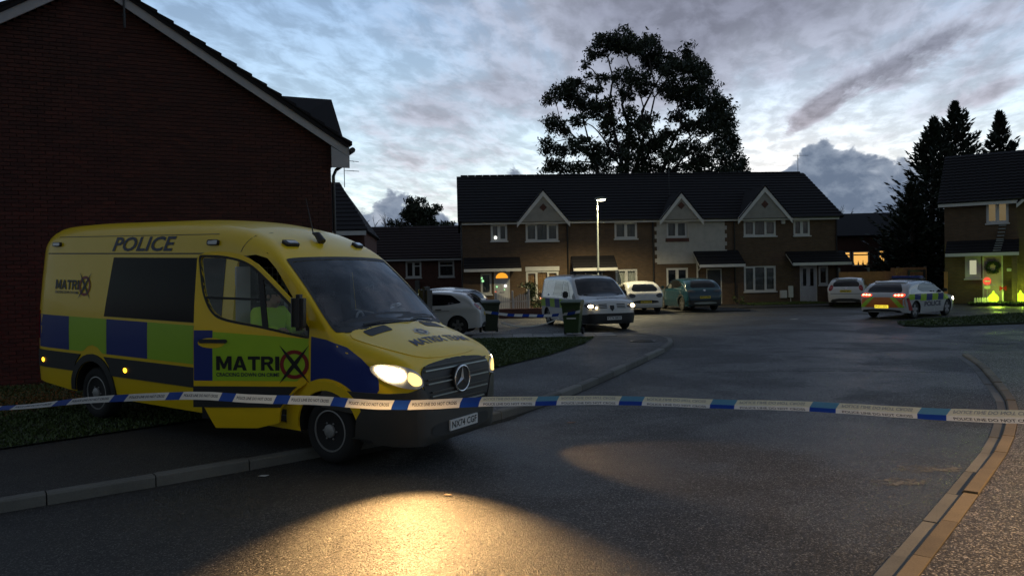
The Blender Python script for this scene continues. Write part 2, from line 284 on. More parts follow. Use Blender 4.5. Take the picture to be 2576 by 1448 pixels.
class MB:
    def __init__(s): s.v = []; s.f = []; s.mi = []
    def add(s, v, f, mi=0):
        b = len(s.v); s.v += [tuple(p) for p in v]; s.f += [tuple(i+b for i in q) for q in f]; s.mi += [mi]*len(f); return s
    def box(s, x0, x1, y0, y1, z0, z1, M=None, mi=0, c=0.):
        if c > 0:
            bm = bmesh.new(); bmesh.ops.create_cube(bm, size=1.)
            for v in bm.verts: v.co = Vector((x0+(v.co.x+.5)*(x1-x0), y0+(v.co.y+.5)*(y1-y0), z0+(v.co.z+.5)*(z1-z0)))
            bmesh.ops.bevel(bm, geom=bm.edges[:], offset=c, segments=1 if c < .02 else 2, affect='EDGES'); bm.verts.index_update()
            v = [q.co.copy() for q in bm.verts]; f = [[q.index for q in fc.verts] for fc in bm.faces]; bm.free()
        else:
            v = [Vector(p) for p in ((x0, y0, z0), (x1, y0, z0), (x1, y1, z0), (x0, y1, z0), (x0, y0, z1), (x1, y0, z1), (x1, y1, z1), (x0, y1, z1))]
            f = [(0, 3, 2, 1), (4, 5, 6, 7), (0, 1, 5, 4), (1, 2, 6, 5), (2, 3, 7, 6), (3, 0, 4, 7)]
        if M is not None: v = [M @ p for p in v]
        return s.add(v, f, mi)
    def tube(s, pts, r, n=8, cap=True, mi=0):
        pts = [Vector(p) for p in pts]; rs = r if isinstance(r, (list, tuple)) else [r]*len(pts)
        rings = []; prev = None
        for i, p in enumerate(pts):
            d = (pts[min(i+1, len(pts)-1)]-pts[max(i-1, 0)]).normalized()
            a = d.orthogonal().normalized() if prev is None else (prev-d*prev.dot(d)).normalized()
            prev = a; b = d.cross(a)
            rings.append([p+(a*math.cos(2*math.pi*k/n)+b*math.sin(2*math.pi*k/n))*rs[i] for k in range(n)])
        v = [q for rg in rings for q in rg]; f = []
        for i in range(len(pts)-1):
            for k in range(n): f.append((i*n+k, i*n+(k+1) % n, (i+1)*n+(k+1) % n, (i+1)*n+k))
        if cap: f += [tuple(range(n))[::-1], tuple(range((len(pts)-1)*n, len(pts)*n))]
        return s.add(v, f, mi)
    def lathe(s, prof, n=24, axis='y', M=None, mi=0):      # prof: (along axis, radius)
        v = []; f = []; m = len(prof)
        for a, r in prof:
            for k in range(n):
                c, q = r*math.cos(2*math.pi*k/n), r*math.sin(2*math.pi*k/n)
                v.append(Vector((c, a, q)) if axis == 'y' else Vector((c, q, a)) if axis == 'z' else Vector((a, c, q)))
        for i in range(m-1):
            for k in range(n): f.append((i*n+k, i*n+(k+1) % n, (i+1)*n+(k+1) % n, (i+1)*n+k))
        if prof[0][1] > 1e-4: f.append(tuple(range(n)))
        if prof[-1][1] > 1e-4: f.append(tuple(range((m-1)*n, m*n)))
        if M is not None: v = [M @ p for p in v]
        return s.add(v, f, mi)
    def prism(s, poly, y0, y1, plane='xz', mi=0):
        n = len(poly); v = [((a, y0, b) if plane == 'xz' else (a, b, y0) if plane == 'xy' else (y0, a, b)) for a, b in poly] + [((a, y1, b) if plane == 'xz' else (a, b, y1) if plane == 'xy' else (y1, a, b)) for a, b in poly]
        f = [tuple(range(n)), tuple(range(n, 2*n))[::-1]] + [(i, (i+1) % n, n+(i+1) % n, n+i) for i in range(n)]
        return s.add(v, f, mi)
    def build(s, name, mat, parent=None, smooth=None, loc=None, rz=None, fix=True):
        me = mk(name, s.v, s.f)
        if fix:
            bm = bmesh.new(); bm.from_mesh(me); bmesh.ops.recalc_face_normals(bm, faces=bm.faces); bm.to_mesh(me); bm.free()
        o = ob(name, me, mat, parent, smooth, loc, rz)
        if any(s.mi): me.polygons.foreach_set('material_index', s.mi)
        return o
def text_mesh(body, size=1., bold=0., shear=0., align='CENTER', spacing=1.):
    cu = bpy.data.curves.new('t', 'FONT'); cu.body = body; cu.size = size; cu.offset = bold; cu.shear = shear; cu.align_x = align; cu.align_y = 'CENTER'; cu.space_character = spacing; cu.resolution_u = 3
    o = bpy.data.objects.new('t', cu); COL.objects.link(o); dg = bpy.context.evaluated_depsgraph_get(); dg.update()
    me = bpy.data.meshes.new_from_object(o.evaluated_get(dg)); COL.objects.unlink(o); bpy.data.objects.remove(o); bpy.data.curves.remove(cu)
    v = [(p.co.x, p.co.y) for p in me.vertices]; f = [tuple(q.vertices) for q in me.polygons]; bpy.data.meshes.remove(me)
    return v, f
def copy_thing(root, loc, rz, label=None):
    def cp(o, par):
        c = o.copy(); COL.objects.link(c); c.parent = par
        for ch in list(o.children): cp(ch, c)
        return c
    r = cp(root, None); r.location = loc; r.rotation_euler = (0, 0, rz)
    if label: r['label'] = label
    return r
def in_poly(x, y, poly):
    c = False; n = len(poly)
    for i in range(n):
        (x1, y1), (x2, y2) = poly[i], poly[i-1]
        if (y1 > y) != (y2 > y) and x < (x2-x1)*(y-y1)/(y2-y1)+x1: c = not c
    return c
def tri2d(loops, ds, ext=None):
    """triangulate loops (outer + holes), edges split to ds, inner grid points of spacing ds"""
    V = []; E = []
    for lp in loops:
        b = len(V); pts = []
        for i in range(len(lp)):
            p, q = lp[i], lp[(i+1) % len(lp)]; L = math.hypot(q[0]-p[0], q[1]-p[1]); n = max(1, int(math.ceil(L/ds)))
            pts += [(p[0]+(q[0]-p[0])*k/n, p[1]+(q[1]-p[1])*k/n) for k in range(n)]
        V += pts; E += [(b+i, b+(i+1) % len(pts)) for i in range(len(pts))]
    inside = lambda x, y: sum(in_poly(x, y, lp) for lp in loops) % 2 == 1
    xs = [p[0] for p in loops[0]]; ys = [p[1] for p in loops[0]]
    nx = int((max(xs)-min(xs))/ds); ny = int((max(ys)-min(ys))/ds)
    if nx*ny < 6000:
        for i in range(1, nx+1):
            for j in range(1, ny+1):
                x = min(xs)+(max(xs)-min(xs))*i/(nx+1); y = min(ys)+(max(ys)-min(ys))*j/(ny+1)
                if inside(x, y): V.append((x, y))
    v, e, f, *_ = geometry.delaunay_2d_cdt([Vector(p) for p in V], E, [], 0, 1e-5)
    F = [tuple(q) for q in f if inside(sum(v[i].x for i in q)/3, sum(v[i].y for i in q)/3)]
    return [(p.x, p.y) for p in v], F
def rrect(x0, x1, y0, y1, r, n=4):
    out = []
    for cx, cy, a0 in ((x1-r, y1-r, 0), (x0+r, y1-r, 90), (x0+r, y0+r, 180), (x1-r, y0+r, 270)):
        for k in range(n+1): a = R(a0+90*k/n); out.append((cx+r*math.cos(a), cy+r*math.sin(a)))
    return out
def smooth_poly(p, it=2):
    for _ in range(it):
        q = []
        for i in range(len(p)):
            a, b = p[i], p[(i+1) % len(p)]
            q += [(a[0]*.75+b[0]*.25, a[1]*.75+b[1]*.25), (a[0]*.25+b[0]*.75, a[1]*.25+b[1]*.75)]
        p = q
    return p
def leaf_cloud(cents, size, aspect=.45, up=0., dirs=None):
    """numpy quads at points cents (n,3)"""
    n = len(cents); d = rng.normal(size=(n, 3)) if dirs is None else dirs+rng.normal(size=(n, 3))*.28; d[:, 2] += up; d /= np.linalg.norm(d, axis=1)[:, None]
    e = rng.normal(size=(n, 3)); e -= d*(e*d).sum(1)[:, None]; e /= np.linalg.norm(e, axis=1)[:, None]
    s = size*rng.uniform(.6, 1.4, (n, 1)); a = d*s*.5; b = e*s*.5*aspect
    v = np.stack([cents-a, cents+b*.9-a*.1, cents+a, cents-b*.9-a*.1], 1).reshape(-1, 3)
    return v
def quads_mesh(name, v):
    n = len(v)//4; me = bpy.data.meshes.new(name); me.vertices.add(len(v)); me.vertices.foreach_set('co', v.astype(np.float32).ravel())
    me.loops.add(4*n); me.loops.foreach_set('vertex_index', np.arange(4*n, dtype=np.int32)); me.polygons.add(n)
    me.polygons.foreach_set('loop_start', np.arange(0, 4*n, 4, dtype=np.int32)); me.polygons.foreach_set('loop_total', np.full(n, 4, dtype=np.int32)); me.update(); me.validate(); return me

# ================================================================== ground, road, pavements
def sheet(name, poly, z, mat, kind='structure', ds=3., skirt=.0):
    v, f = tri2d([poly], ds); mb = MB(); V = [(x, y, z) for x, y in v]
    area = lambda q: (v[q[1]][0]-v[q[0]][0])*(v[q[2]][1]-v[q[0]][1])-(v[q[1]][1]-v[q[0]][1])*(v[q[2]][0]-v[q[0]][0])
    mb.add(V, [q if area(q) > 0 else q[::-1] for q in f])
    if skirt:
        n = len(poly); mb.add([(x, y, z) for x, y in poly]+[(x, y, z-skirt) for x, y in poly], [(i, (i+1) % n, n+(i+1) % n, n+i) for i in range(n)])
    o = mb.build(name, mat, fix=False); o['kind'] = kind; return o
g = MB(); g.add([(-700, -300, -.06), (700, -300, -.06), (700, 900, -.06), (-700, 900, -.06)], [(0, 1, 2, 3)]); g.build('ground', 'soil')['kind'] = 'structure'
sheet('road', [(-45, -8), (48, -8), (48, 41.5), (-45, 41.5)], 0., 'asphalt', ds=12.)
KL = [(-16, -1.8), (-8, 4.05), (-4.51, 6.69), (-3.48, 7.47), (-2.35, 8.40), (-.6, 10.03), (.81, 12.28), (2.59, 16.23), (3.9, 19.36), (4.42, 21.4), (4.25, 22.9), (3.4, 23.75), (1.9, 24.05), (-1.12, 24.3), (-18, 25.2)]
def resample(pts, step):
    P = [Vector((*p, 0)) for p in pts]; out = [P[0]]
    # Catmull-Rom through the points, then walk at equal steps
    dense = []
    for i in range(len(P)-1):
        p0 = P[max(i-1, 0)]; p1 = P[i]; p2 = P[i+1]; p3 = P[min(i+2, len(P)-1)]
        for k in range(24):
            t = k/24; dense.append(.5*((2*p1)+(p2-p0)*t+(2*p0-5*p1+4*p2-p3)*t*t+(3*p1-p0-3*p2+p3)*t**3))
    dense.append(P[-1]); acc = 0.
    for a, b in zip(dense, dense[1:]):
        L = (b-a).length
        while acc+L >= step:
            a = a+(b-a)*((step-acc)/L); L = (b-a).length; out.append(a.copy()); acc = 0.
        acc += L
    return out
kl = resample(KL, .915)
klp = [(p.x, p.y) for p in kl]
def offset_line(pts, d):
    out = []
    for i, p in enumerate(pts):
        t = (pts[min(i+1, len(pts)-1)]-pts[max(i-1, 0)]).normalized(); out.append(p+Vector((-t.y, t.x, 0))*d)
    return out
inner = offset_line(kl, .125)
pav = sheet('pavement', [(p.x, p.y) for p in inner]+[(-45, 27), (-45, -6)], .105, 'asphalt_path', ds=4.)
def kerb_row(pts, off0, off1, z, h, mat, parent, name='kerb_stone', lim=60, wob=.004):
    a = offset_line(pts, off0); b = offset_line(pts, off1); k = 0
    for i in range(len(pts)-1):
        if a[i].y < 1.5 or a[i].x < -9 or a[i].x > 14: continue
        if k >= lim: break
        gx = (a[i+1]-a[i]).normalized()*.006; dz = random.uniform(-wob, wob)*1.5
        c = [a[i]+gx, a[i+1]-gx, b[i+1]-gx, b[i]+gx]; ch = .018
        bt = [Vector((p.x, p.y, z-h)) for p in c]; md = [Vector((p.x, p.y, z-ch+dz)) for p in c]
        ce = sum(c, Vector())/4; tp = [Vector((p.x+(ce.x-p.x)*.0, p.y+(ce.y-p.y)*.0, z+dz)) for p in c]
        ins = (c[3]-c[0]).normalized()*ch; tp[0] += ins; tp[1] += ins
        mb = MB(); mb.add(bt+md+tp, [(3, 2, 1, 0), (0, 1, 5, 4), (1, 2, 6, 5), (2, 3, 7, 6), (3, 0, 4, 7), (4, 5, 9, 8), (5, 6, 10, 9), (6, 7, 11, 10), (7, 4, 8, 11), (8, 9, 10, 11)])
        mb.build(name, mat, parent); k += 1
kerb_row(kl, 0., .123, .112, .16, 'kerb_concrete', pav)
# grass on the corner block (sheet plus blades)
VG = [(-16, 2.2), (-9.5, 6.0), (-5.9, 8.75), (-4.6, 10.0), (-3.0, 11.6), (-1.6, 13.3), (-.55, 15.1), (.8, 17.6), (1.9, 20.4), (2.35, 22.2), (-.9, 22.45), (-4, 22.6), (-16, 23.2)]
lawn = sheet('grass_verge', VG, .125, 'soil', ds=3.)
def grass(name, poly, z, dens, h, mat='grass', far=None, parent=None, label=None):
    xs = [p[0] for p in poly]; ys = [p[1] for p in poly]; A = (max(xs)-min(xs))*(max(ys)-min(ys)); n = int(A*dens)
    P = rng.uniform((min(xs), min(ys)), (max(xs), max(ys)), (n, 2)); P = np.array([p for p in P if in_poly(p[0], p[1], poly) and (far is None or far(p))])
    n = len(P); a = rng.uniform(0, 6.28, n); hh = h*rng.uniform(.5, 1.3, n); w = .006*rng.uniform(.8, 1.8, n)*(1+P[:, 1]/9)
    lean = rng.normal(size=(n, 2))*.5*hh[:, None]
    v = np.zeros((n, 4, 3)); c, s = np.cos(a)*w, np.sin(a)*w
    v[:, 0] = np.stack([P[:, 0]-c, P[:, 1]-s, np.full(n, z)], 1); v[:, 1] = np.stack([P[:, 0]+c, P[:, 1]+s, np.full(n, z)], 1)
    v[:, 2] = np.stack([P[:, 0]+lean[:, 0]+c*.3, P[:, 1]+lean[:, 1]+s*.3, z+hh], 1); v[:, 3] = np.stack([P[:, 0]+lean[:, 0]-c*.3, P[:, 1]+lean[:, 1]-s*.3, z+hh*1.02], 1)
    o = ob(name, quads_mesh(name, v.reshape(-1, 3)), mat, parent); tag(o, label, 'grass', kind='stuff'); return o
grass('grass', VG, .124, 800, .032, far=lambda p: p[0] > -.74*p[1]-.4 and p[1] > 4, label='short green grass on the corner verge under the yellow van')
# driveway slab strip behind the lawn
dr = thing('driveway', None, None); dr['kind'] = 'structure'
for i in range(7):
    for j in range(2):
        mb = MB(); mb.box(-1.25+i*.62, -.65+i*.62, 22.62+j*.66, 23.24+j*.66, .06, .118+random.uniform(0, .006), c=.008); mb.build('paving_slab', 'slab_concrete', dr)
# right-hand pavement with channel blocks and kerb
KR = [(-3.2, -1.8), (-.6, 1.6), (1.2, 3.65), (2.28, 4.94), (3.43, 6.32), (4.0, 7.02), (5.0, 8.25), (5.75, 9.28), (6.83, 10.9), (8.03, 13.21), (9.0, 15.2), (10.0, 17.6)]
kr = resample(KR, .915)
rp = sheet('pavement_right', [(p.x, p.y) for p in offset_line(kr, -.265)]+[(13, 18.0), (40, 23), (40, -8), (-3, -8)], .034, 'asphalt_right', ds=4.)
kerb_row(kr, 0., -.128, .010, .06, 'kerb_concrete', rp, 'channel_block')
kerb_row(kr, -.134, -.258, .052, .1, 'kerb_tan', rp, 'kerb_stone', wob=.008)
# far pavement with wet sheen, grass island, terrace front
sheet('footpath', [(10.2, 21.6), (12.2, 19.2), (18, 21.5), (40, 27), (40, 31), (17.2, 25.2), (13.4, 24.7), (11.4, 23.4)], .006, 'asphalt_wet', ds=5.)
GI = [(13.3, 26.6), (12.9, 25.4), (13.5, 24.75), (17.2, 25.5), (40, 31.2), (40, 38), (22, 31.2), (18, 29.2), (15, 27.9)]
sheet('grass_island', GI, .06, 'soil', ds=5., skirt=.1)
grass('grass', GI, .058, 260, .045, far=lambda p: p[0] < 25, label='rough dark grass on the island beside the police car')
fk = [Vector((x, y, 0)) for x, y in ((11.6, 38.6), (22.0, 39.3))]
fp = sheet('front_pavement', [(11.4, 39.0), (21.6, 39.5), (21.6, 43.2), (11.4, 42.5)], .07, 'asphalt_path', ds=4., skirt=.07)
GF = [(12.6, 40.6), (16.9, 40.9), (16.9, 43.3), (12.6, 43.0)]
sheet('front_lawn', GF, .085, 'soil', ds=4.)
grass('grass', GF, .083, 260, .05, label='small dark lawn strip below the wide windows of the end terrace house')
sheet('forecourt', [(-3, 35.6), (11.3, 36.6), (11.3, 43.9), (-3, 42.9)], .05, 'asphalt_path', ds=5., skirt=.06)
# manhole cover and road stains
t_ = thing('manhole_cover', 'round iron manhole cover set in the corner pavement', 'manhole cover', (3.5, 20.75, .107))
mb = MB(); mb.lathe([(0, .36), (.014, .36), (.016, .30), (.006, .29), (.006, 0)], 24, 'z'); mb.build('cover_plate', 'iron', t_, 30)
for k in range(-3, 4):
    mb = MB(); w = math.sqrt(max(.01, .27**2-(k*.07)**2)); mb.box(-w, w, k*.07-.015, k*.07+.015, .004, .013); mb.build('cover_rib', 'iron', t_)
for (sx, sy, rx, ry, sd) in ((4.05, 7.55, .35, .16, 1), (3.55, 7.1, .30, .13, 2)):
    rr = random.Random(sd); pl = [(sx+rx*math.cos(a)*rr.uniform(.72, 1.2), sy+ry*math.sin(a)*rr.uniform(.65, 1.2)) for a in [2*math.pi*k/30 for k in range(30)]]
    tag(sheet('road_patch', smooth_poly(pl, 1), .0035, 'stain_pale', ds=.2), kind='structure')
for jl in ([(2.64, 15.05), (4.4, 14.95), (6.3, 14.8), (8.1, 14.3)], [(3.0, 17.6), (5.5, 17.75), (7.9, 17.9), (10.2, 18.3)], [(9.4, 21.2), (13, 21.6), (18, 22.6)]):
    P_ = [(x+.0, y+.035+random.uniform(-.01, .01)) for x, y in jl]+[(x, y-.035+random.uniform(-.01, .01)) for x, y in jl[::-1]]; sheet('road_joint', P_, .0032, 'stain_dark', ds=.5)
# water standing in the gutter along the left kerb
gl = offset_line(kl, -.02); gi = [i for i, p in enumerate(kl) if -2.4 < p.x < 3.2 and p.y < 19]
pa = [(gl[i].x, gl[i].y) for i in gi]; pb = [(kl[i].x+.5*w_, kl[i].y-.42*w_) for i, w_ in zip(gi, [random.uniform(.10, .42) if kl[i].y < 11 else random.uniform(.05, .2) for i in gi])]
def water():
    m, t, out = new_mat('water'); c = ocoord(t); b = pbsdf(t, out, Base_Color=(.012, .012, .012), Roughness=.04)
    bp = t.node('ShaderNodeBump', {'Height': t.noise(c, 9., 3)}); bp.inputs['Strength'].default_value = .08; bp.inputs['Distance'].default_value = .01; t.l.new(bp.outputs[0], b.inputs['Normal'])
water()
pud = sheet('puddle', pa+pb[::-1], .0045, 'water', ds=.3)
# fallen leaves and scraps
LV = [(-.62, 6.95, .09, 'dead_leaf', 'curled brown leaf on the road in the pool of headlight', 'leaf'), (.75, 10.2, .13, 'dead_leaf', 'long brown leaf on the wet road beside the kerb', 'leaf'),
      (-4.15, 5.85, .05, 'paper', 'small white scrap of paper on the dark road', 'scrap'), (-2.55, 7.75, .12, 'paper', 'pale scrap lying in the gutter near the van wheel', 'scrap'), (10.9, 29.8, .35, 'paper', 'white scrap on the road in front of the terrace', 'scrap')]
for x, y, s, m_, lb, ct in LV:
    nm = 'fallen_leaf' if ct == 'leaf' else 'paper_scrap'
    pts = [(-.5, 0, .0), (-.2, .17, .06), (.25, .15, .05), (.5, 0, .1), (.2, -.17, .03), (-.25, -.15, .04)]; a = random.uniform(-.4, .4)
    V = [((px*math.cos(a)-py*math.sin(a))*s, (px*math.sin(a)+py*math.cos(a))*s, pz*s+.008) for px, py, pz in pts]
    mb = MB(); mb.add(V+[(q[0], q[1], q[2]-.003) for q in V], [(0, 1, 2, 3, 4, 5), (11, 10, 9, 8, 7, 6)]+[(i, i+6, (i+1) % 6+6, (i+1) % 6) for i in range(6)])
    tag(mb.build(nm, m_, loc=(x, y, 0)), lb, ct)

# ================================================================== buildings
def wall_mesh(mb, W, z0, z1, holes, y=0., rev=.09, gable=None):
    """front face in xz at y with rectangular holes and reveals going to +y"""
    xs = sorted({0., W, *[h[0] for h in holes], *[h[1] for h in holes]}); zs = sorted({z0, z1, *[h[2] for h in holes], *[h[3] for h in holes]})
    for i in range(len(xs)-1):
        for j in range(len(zs)-1):
            cx, cz = (xs[i]+xs[i+1])/2, (zs[j]+zs[j+1])/2
            if any(h[0] < cx < h[1] and h[2] < cz < h[3] for h in holes): continue
            mb.add([(xs[i], y, zs[j]), (xs[i+1], y, zs[j]), (xs[i+1], y, zs[j+1]), (xs[i], y, zs[j+1])], [(0, 1, 2, 3)])
    for a, b, c, d in holes:
        mb.add([(a, y, c), (b, y, c), (b, y, d), (a, y, d), (a, y+rev, c), (b, y+rev, c), (b, y+rev, d), (a, y+rev, d)], [(1, 0, 4, 5), (2, 1, 5, 6), (3, 2, 6, 7), (0, 3, 7, 4)])
def window(par, x0, x1, z0, z1, n=2, y=.03, back='net_curtain', sill=True, glass='glass_clear', fr=.07, lit=None, top=None):
    mb = MB(); d = .06
    mb.box(x0, x0+fr, y, y+d, z0, z1).box(x1-fr, x1, y, y+d, z0, z1).box(x0+fr, x1-fr, y+.001, y+d-.001, z0, z0+fr).box(x0+fr, x1-fr, y+.001, y+d-.001, z1-fr, z1)
    w = mb.build('window', 'upvc', par)
    step = (x1-x0)/n
    for k in range(n):
        a, b = x0+k*step, x0+(k+1)*step
        if k:
            m2 = MB(); m2.box(a-.035, a+.035, y-.004, y+d+.004, z0+fr, z1-fr); m2.build('mullion', 'upvc', w)
        # opening sash
        pa = a+(fr if k == 0 else .035); pb = b-(fr if k == n-1 else .035)
        m2 = MB(); s = .045; zA, zB = z0+fr, z1-fr
        if n < 3 or k != 1:
            m2.box(pa, pa+s, y-.012, y+.03, zA, zB).box(pb-s, pb, y-.012, y+.03, zA, zB).box(pa+s, pb-s, y-.011, y+.029, zA, zA+s).box(pa+s, pb-s, y-.011, y+.029, zB-s, zB); m2.build('sash', 'upvc', w)
        m2 = MB(); m2.box(pa+.01, pb-.01, y+.034, y+.040, zA+.01, zB-.01); m2.build('pane', glass, w)
        if top and k in top:
            zt = zB-(zB-zA)*.28; m2 = MB(); m2.box(pa, pb, y-.014, y+.045, zt-.035, zt+.035); m2.build('transom', 'upvc', w)
    m2 = MB(); nf = max(8, int((x1-x0)/.045)); V = []
    for i in range(nf+1):
        xx = x0+.02+(x1-x0-.04)*i/nf; yy = y+.13+.018*math.sin(i*1.9)+.01*math.sin(i*.7); V += [(xx, yy, z0+.02), (xx, yy, z1-.02)]
    m2.add(V, [(2*i, 2*i+2, 2*i+3, 2*i+1) for i in range(nf)]); m2.build('curtain', back, w, 180, fix=False)
    if sill:
        m2 = MB(); m2.box(x0-.05, x1+.05, y-.12, y+.02, z0-.075, z0-.003, c=.008); m2.build('sill', 'upvc', w)
    return w
def courses(par, x0, x1, e, r, n, mat, th=.03, wave=0.):
    """tile courses as real stepped strips between eave point e=(y,z) and ridge point r=(y,z)"""
    dy, dz = (r[0]-e[0])/n, (r[1]-e[1])/n; L = math.hypot(dy, dz); ny, nz = -dz/L, dy/L
    if nz < 0: ny, nz = -ny, -nz
    nseg = max(1, int((x1-x0)/.15)) if wave else 1
    for k in range(n):
        y0, z0 = e[0]+dy*k, e[1]+dz*k; y1, z1 = y0+dy*1.12, z0+dz*1.12
        V = []; F = []
        for i in range(nseg+1):
            xx = x0+(x1-x0)*i/nseg; wv = wave*(i % 2)
            V += [(xx, y0+ny*th, z0+nz*th+wv), (xx, y1+ny*.004, z1+nz*.004+wv*.5), (xx, y0-ny*.01, z0-nz*.01)]
        for i in range(nseg):
            a, b = 3*i, 3*i+3; F += [(a, b, b+1, a+1), (a+2, b+2, b, a)]
        F += [(0, 1, 2), (3*nseg, 3*nseg+2, 3*nseg+1)]
        mb = MB(); mb.add(V, F); mb.build('tile_course', mat, par)
def roof_plane(name, pts, th, mat, par):
    """thick slab from a planar polygon"""
    P = [Vector(p) for p in pts]; nrm = (P[1]-P[0]).cross(P[2]-P[0]).normalized()
    if nrm.z < 0: nrm = -nrm
    n = len(P); mb = MB(); mb.add(P+[p-nrm*th for p in P], [tuple(range(n)), tuple(range(2*n-1, n-1, -1))]+[(i, n+i, n+(i+1) % n, (i+1) % n) for i in range(n)])
    return mb.build(name, mat, par)
EV, RG, RD = 5.02, 8.0, 4.75           # terrace eaves, ridge height, ridge set-back
def gablet(par, xa, xb, apex, z0, diamond=True):
    xm = (xa+xb)/2; mb = MB(); mb.prism([(xa+.05, z0), (xb-.05, z0), (xm, apex-.05)], -.44, -.30); g = mb.build('gable_panel', 'render_gable', par)
    sl = (apex-z0)/(xb-xm)
    for s, x_ in ((-1, xa), (1, xb)):
        mb = MB(); ex = x_+s*.10; ez = z0-.10*sl
        mb.prism([(ex, ez-.20), (ex, ez+.14), (xm, apex+.14), (xm, apex-.24)] if s < 0 else [(ex, ez+.14), (ex, ez-.20), (xm, apex-.24), (xm, apex+.14)], -.52, -.46)
        mb.build('bargeboard', 'board_grey' if False else 'upvc', par)
        yb = lambda z: (z-EV)/(RG-EV)*RD
        roof_plane('gablet_roof', [(ex, -.54, ez+.13), (xm, -.54, apex+.15), (xm, yb(apex)+.3, apex+.15), (ex, max(.05, yb(ez)), ez+.13)], .06, 'roof_tile', par)
    if diamond:
        mb = MB(); mb.prism([(xm-.21, z0+.78), (xm, z0+.56), (xm+.21, z0+.78), (xm, z0+1.0)], -.47, -.439); mb.build('diamond_tile', 'brick_red', g)
TA = R(4); TO = Vector((-2.72, 43., 0)); TU = Vector((math.cos(TA), math.sin(TA), 0))
def terrace_house(s0, s1, holes, label):
    W = s1-s0; h = thing('terraced_house', label, 'house', TO+TU*s0, TA, 'houses of the brick terrace')
    mb = MB(); wall_mesh(mb, W, -.1, EV, holes)
    D_ = 9.4; mb.add([(0, 0, -.1), (0, D_, -.1), (0, D_, EV), (0, D_/2, RG-.1), (0, 0, EV)], [(0, 1, 2, 3, 4)][0:1]); mb.add([(W, 0, -.1), (W, D_, -.1), (W, D_, EV), (W, D_/2, RG-.1), (W, 0, EV)], [(4, 3, 2, 1, 0)]); mb.add([(0, D_, -.1), (W, D_, -.1), (W, D_, EV), (0, D_, EV)], [(1, 0, 3, 2)])
    mb.build('wall', 'brick_terrace', h, fix=False)
    mb = MB(); mb.box(.03, W-.03, .45, .5, 0, EV); mb.build('room_backing', 'room_dark', h)
    rf = roof_plane('roof', [(-.06 if s0 > 0 else -.22, -.32, EV-.12), (W+(.22 if s1 > 21 else -.0), -.32, EV-.12), (W+(.22 if s1 > 21 else 0), RD, RG), (-.06 if s0 > 0 else -.22, RD, RG)], .10, 'roof_tile', h)
    courses(rf, -.06 if s0 > 0 else -.24, W+(.24 if s1 > 21 else -.06), (-.38, EV-.11), (RD, RG+.03), 16, 'roof_tile', .05)
    roof_plane('back_roof', [(-.2, RD, RG), (W+.2 if s1 > 21 else W, RD, RG), (W+.2 if s1 > 21 else W, 9.8, EV-.12), (-.2 if s0 == 0 else 0, 9.8, EV-.12)], .1, 'roof_tile', h)
    mb = MB(); nr = int(W/.45)
    for k in range(nr): mb.tube([(k*W/nr+.01, RD, RG+.03), ((k+1)*W/nr-.01, RD, RG+.03)], .11, 8)
    mb.build('ridge_tiles', 'roof_tile', h)
    mb = MB(); mb.box(-.02, W-.02, -.30, -.27, EV-.28, EV-.10); mb.build('fascia', 'upvc', h)
    mb = MB(); mb.tube([(-.02, -.36, EV-.13), (W-.03, -.36, EV-.13)], .055, 8); mb.build('gutter', 'gutter_black', h)
    return h
def porch(h, x0, x1, zt, ze, out=1.0, mat='roof_tile', x1s=None):
    p = roof_plane('porch_roof', [(x0, -out, ze), (x1, -out, ze), (x1, -.02, zt), (x0, -.02, zt)], .07, mat, h)
    courses(p, x0, x1, (-out-.02, ze+.01), (-.03, zt+.01), 4, mat, .035)
    mb = MB(); mb.box(x0, x1, -out-.04, -out-.015, ze-.17, ze-.01); mb.build('porch_fascia', 'upvc', p)
    for xx in (x0, x1-.03):
        mb = MB(); mb.prism([(-out, ze-.16), (-out, ze-.07), (-.02, zt-.07), (-.02, zt-.16)], xx, xx+.028, 'yz'); mb.build('porch_verge', 'upvc', p)
    return p
def door(h, x0, x1, z0, z1, mat, y=.04, glazing=None):
    mb = MB(); f = .06; mb.box(x0, x0+f, y-.02, y+.07, z0, z1).box(x1-f, x1, y-.02, y+.07, z0, z1).box(x0+f, x1-f, y-.019, y+.069, z1-f, z1); d = mb.build('door', 'upvc', h)
    mb = MB(); mb.box(x0+f, x1-f, y, y+.045, z0, z1-f); leaf = mb.build('door_leaf', mat, d)
    w = x1-x0-2*f
    for a in (0, 1):
        mb = MB(); mb.box(x0+f+.1+a*(w/2-.03), x0+f+.1+a*(w/2-.03)+w/2-.17, y-.012, y+.0, z0+.15, z0+.75, c=.008); mb.build('door_panel', mat, d)
    mb = MB(); mb.box((x0+x1)/2-.13, (x0+x1)/2+.13, y-.02, y-.002, z0+.93, z0+.97); mb.build('letter_box', 'chrome' if mat != 'door_dark' else 'iron', d)
    mb = MB(); mb.tube([(x0+f+.07, y-.04, z0+.95), (x0+f+.07, y-.04, z0+1.13)], .012, 6); mb.build('handle', 'chrome', d)
    if glazing:
        for gx0, gx1, gz0, gz1 in glazing:
            mb = MB(); mb.box(gx0, gx1, y-.008, y-.001, gz0, gz1); mb.build('door_glass', 'glass_dark', d)
    return d
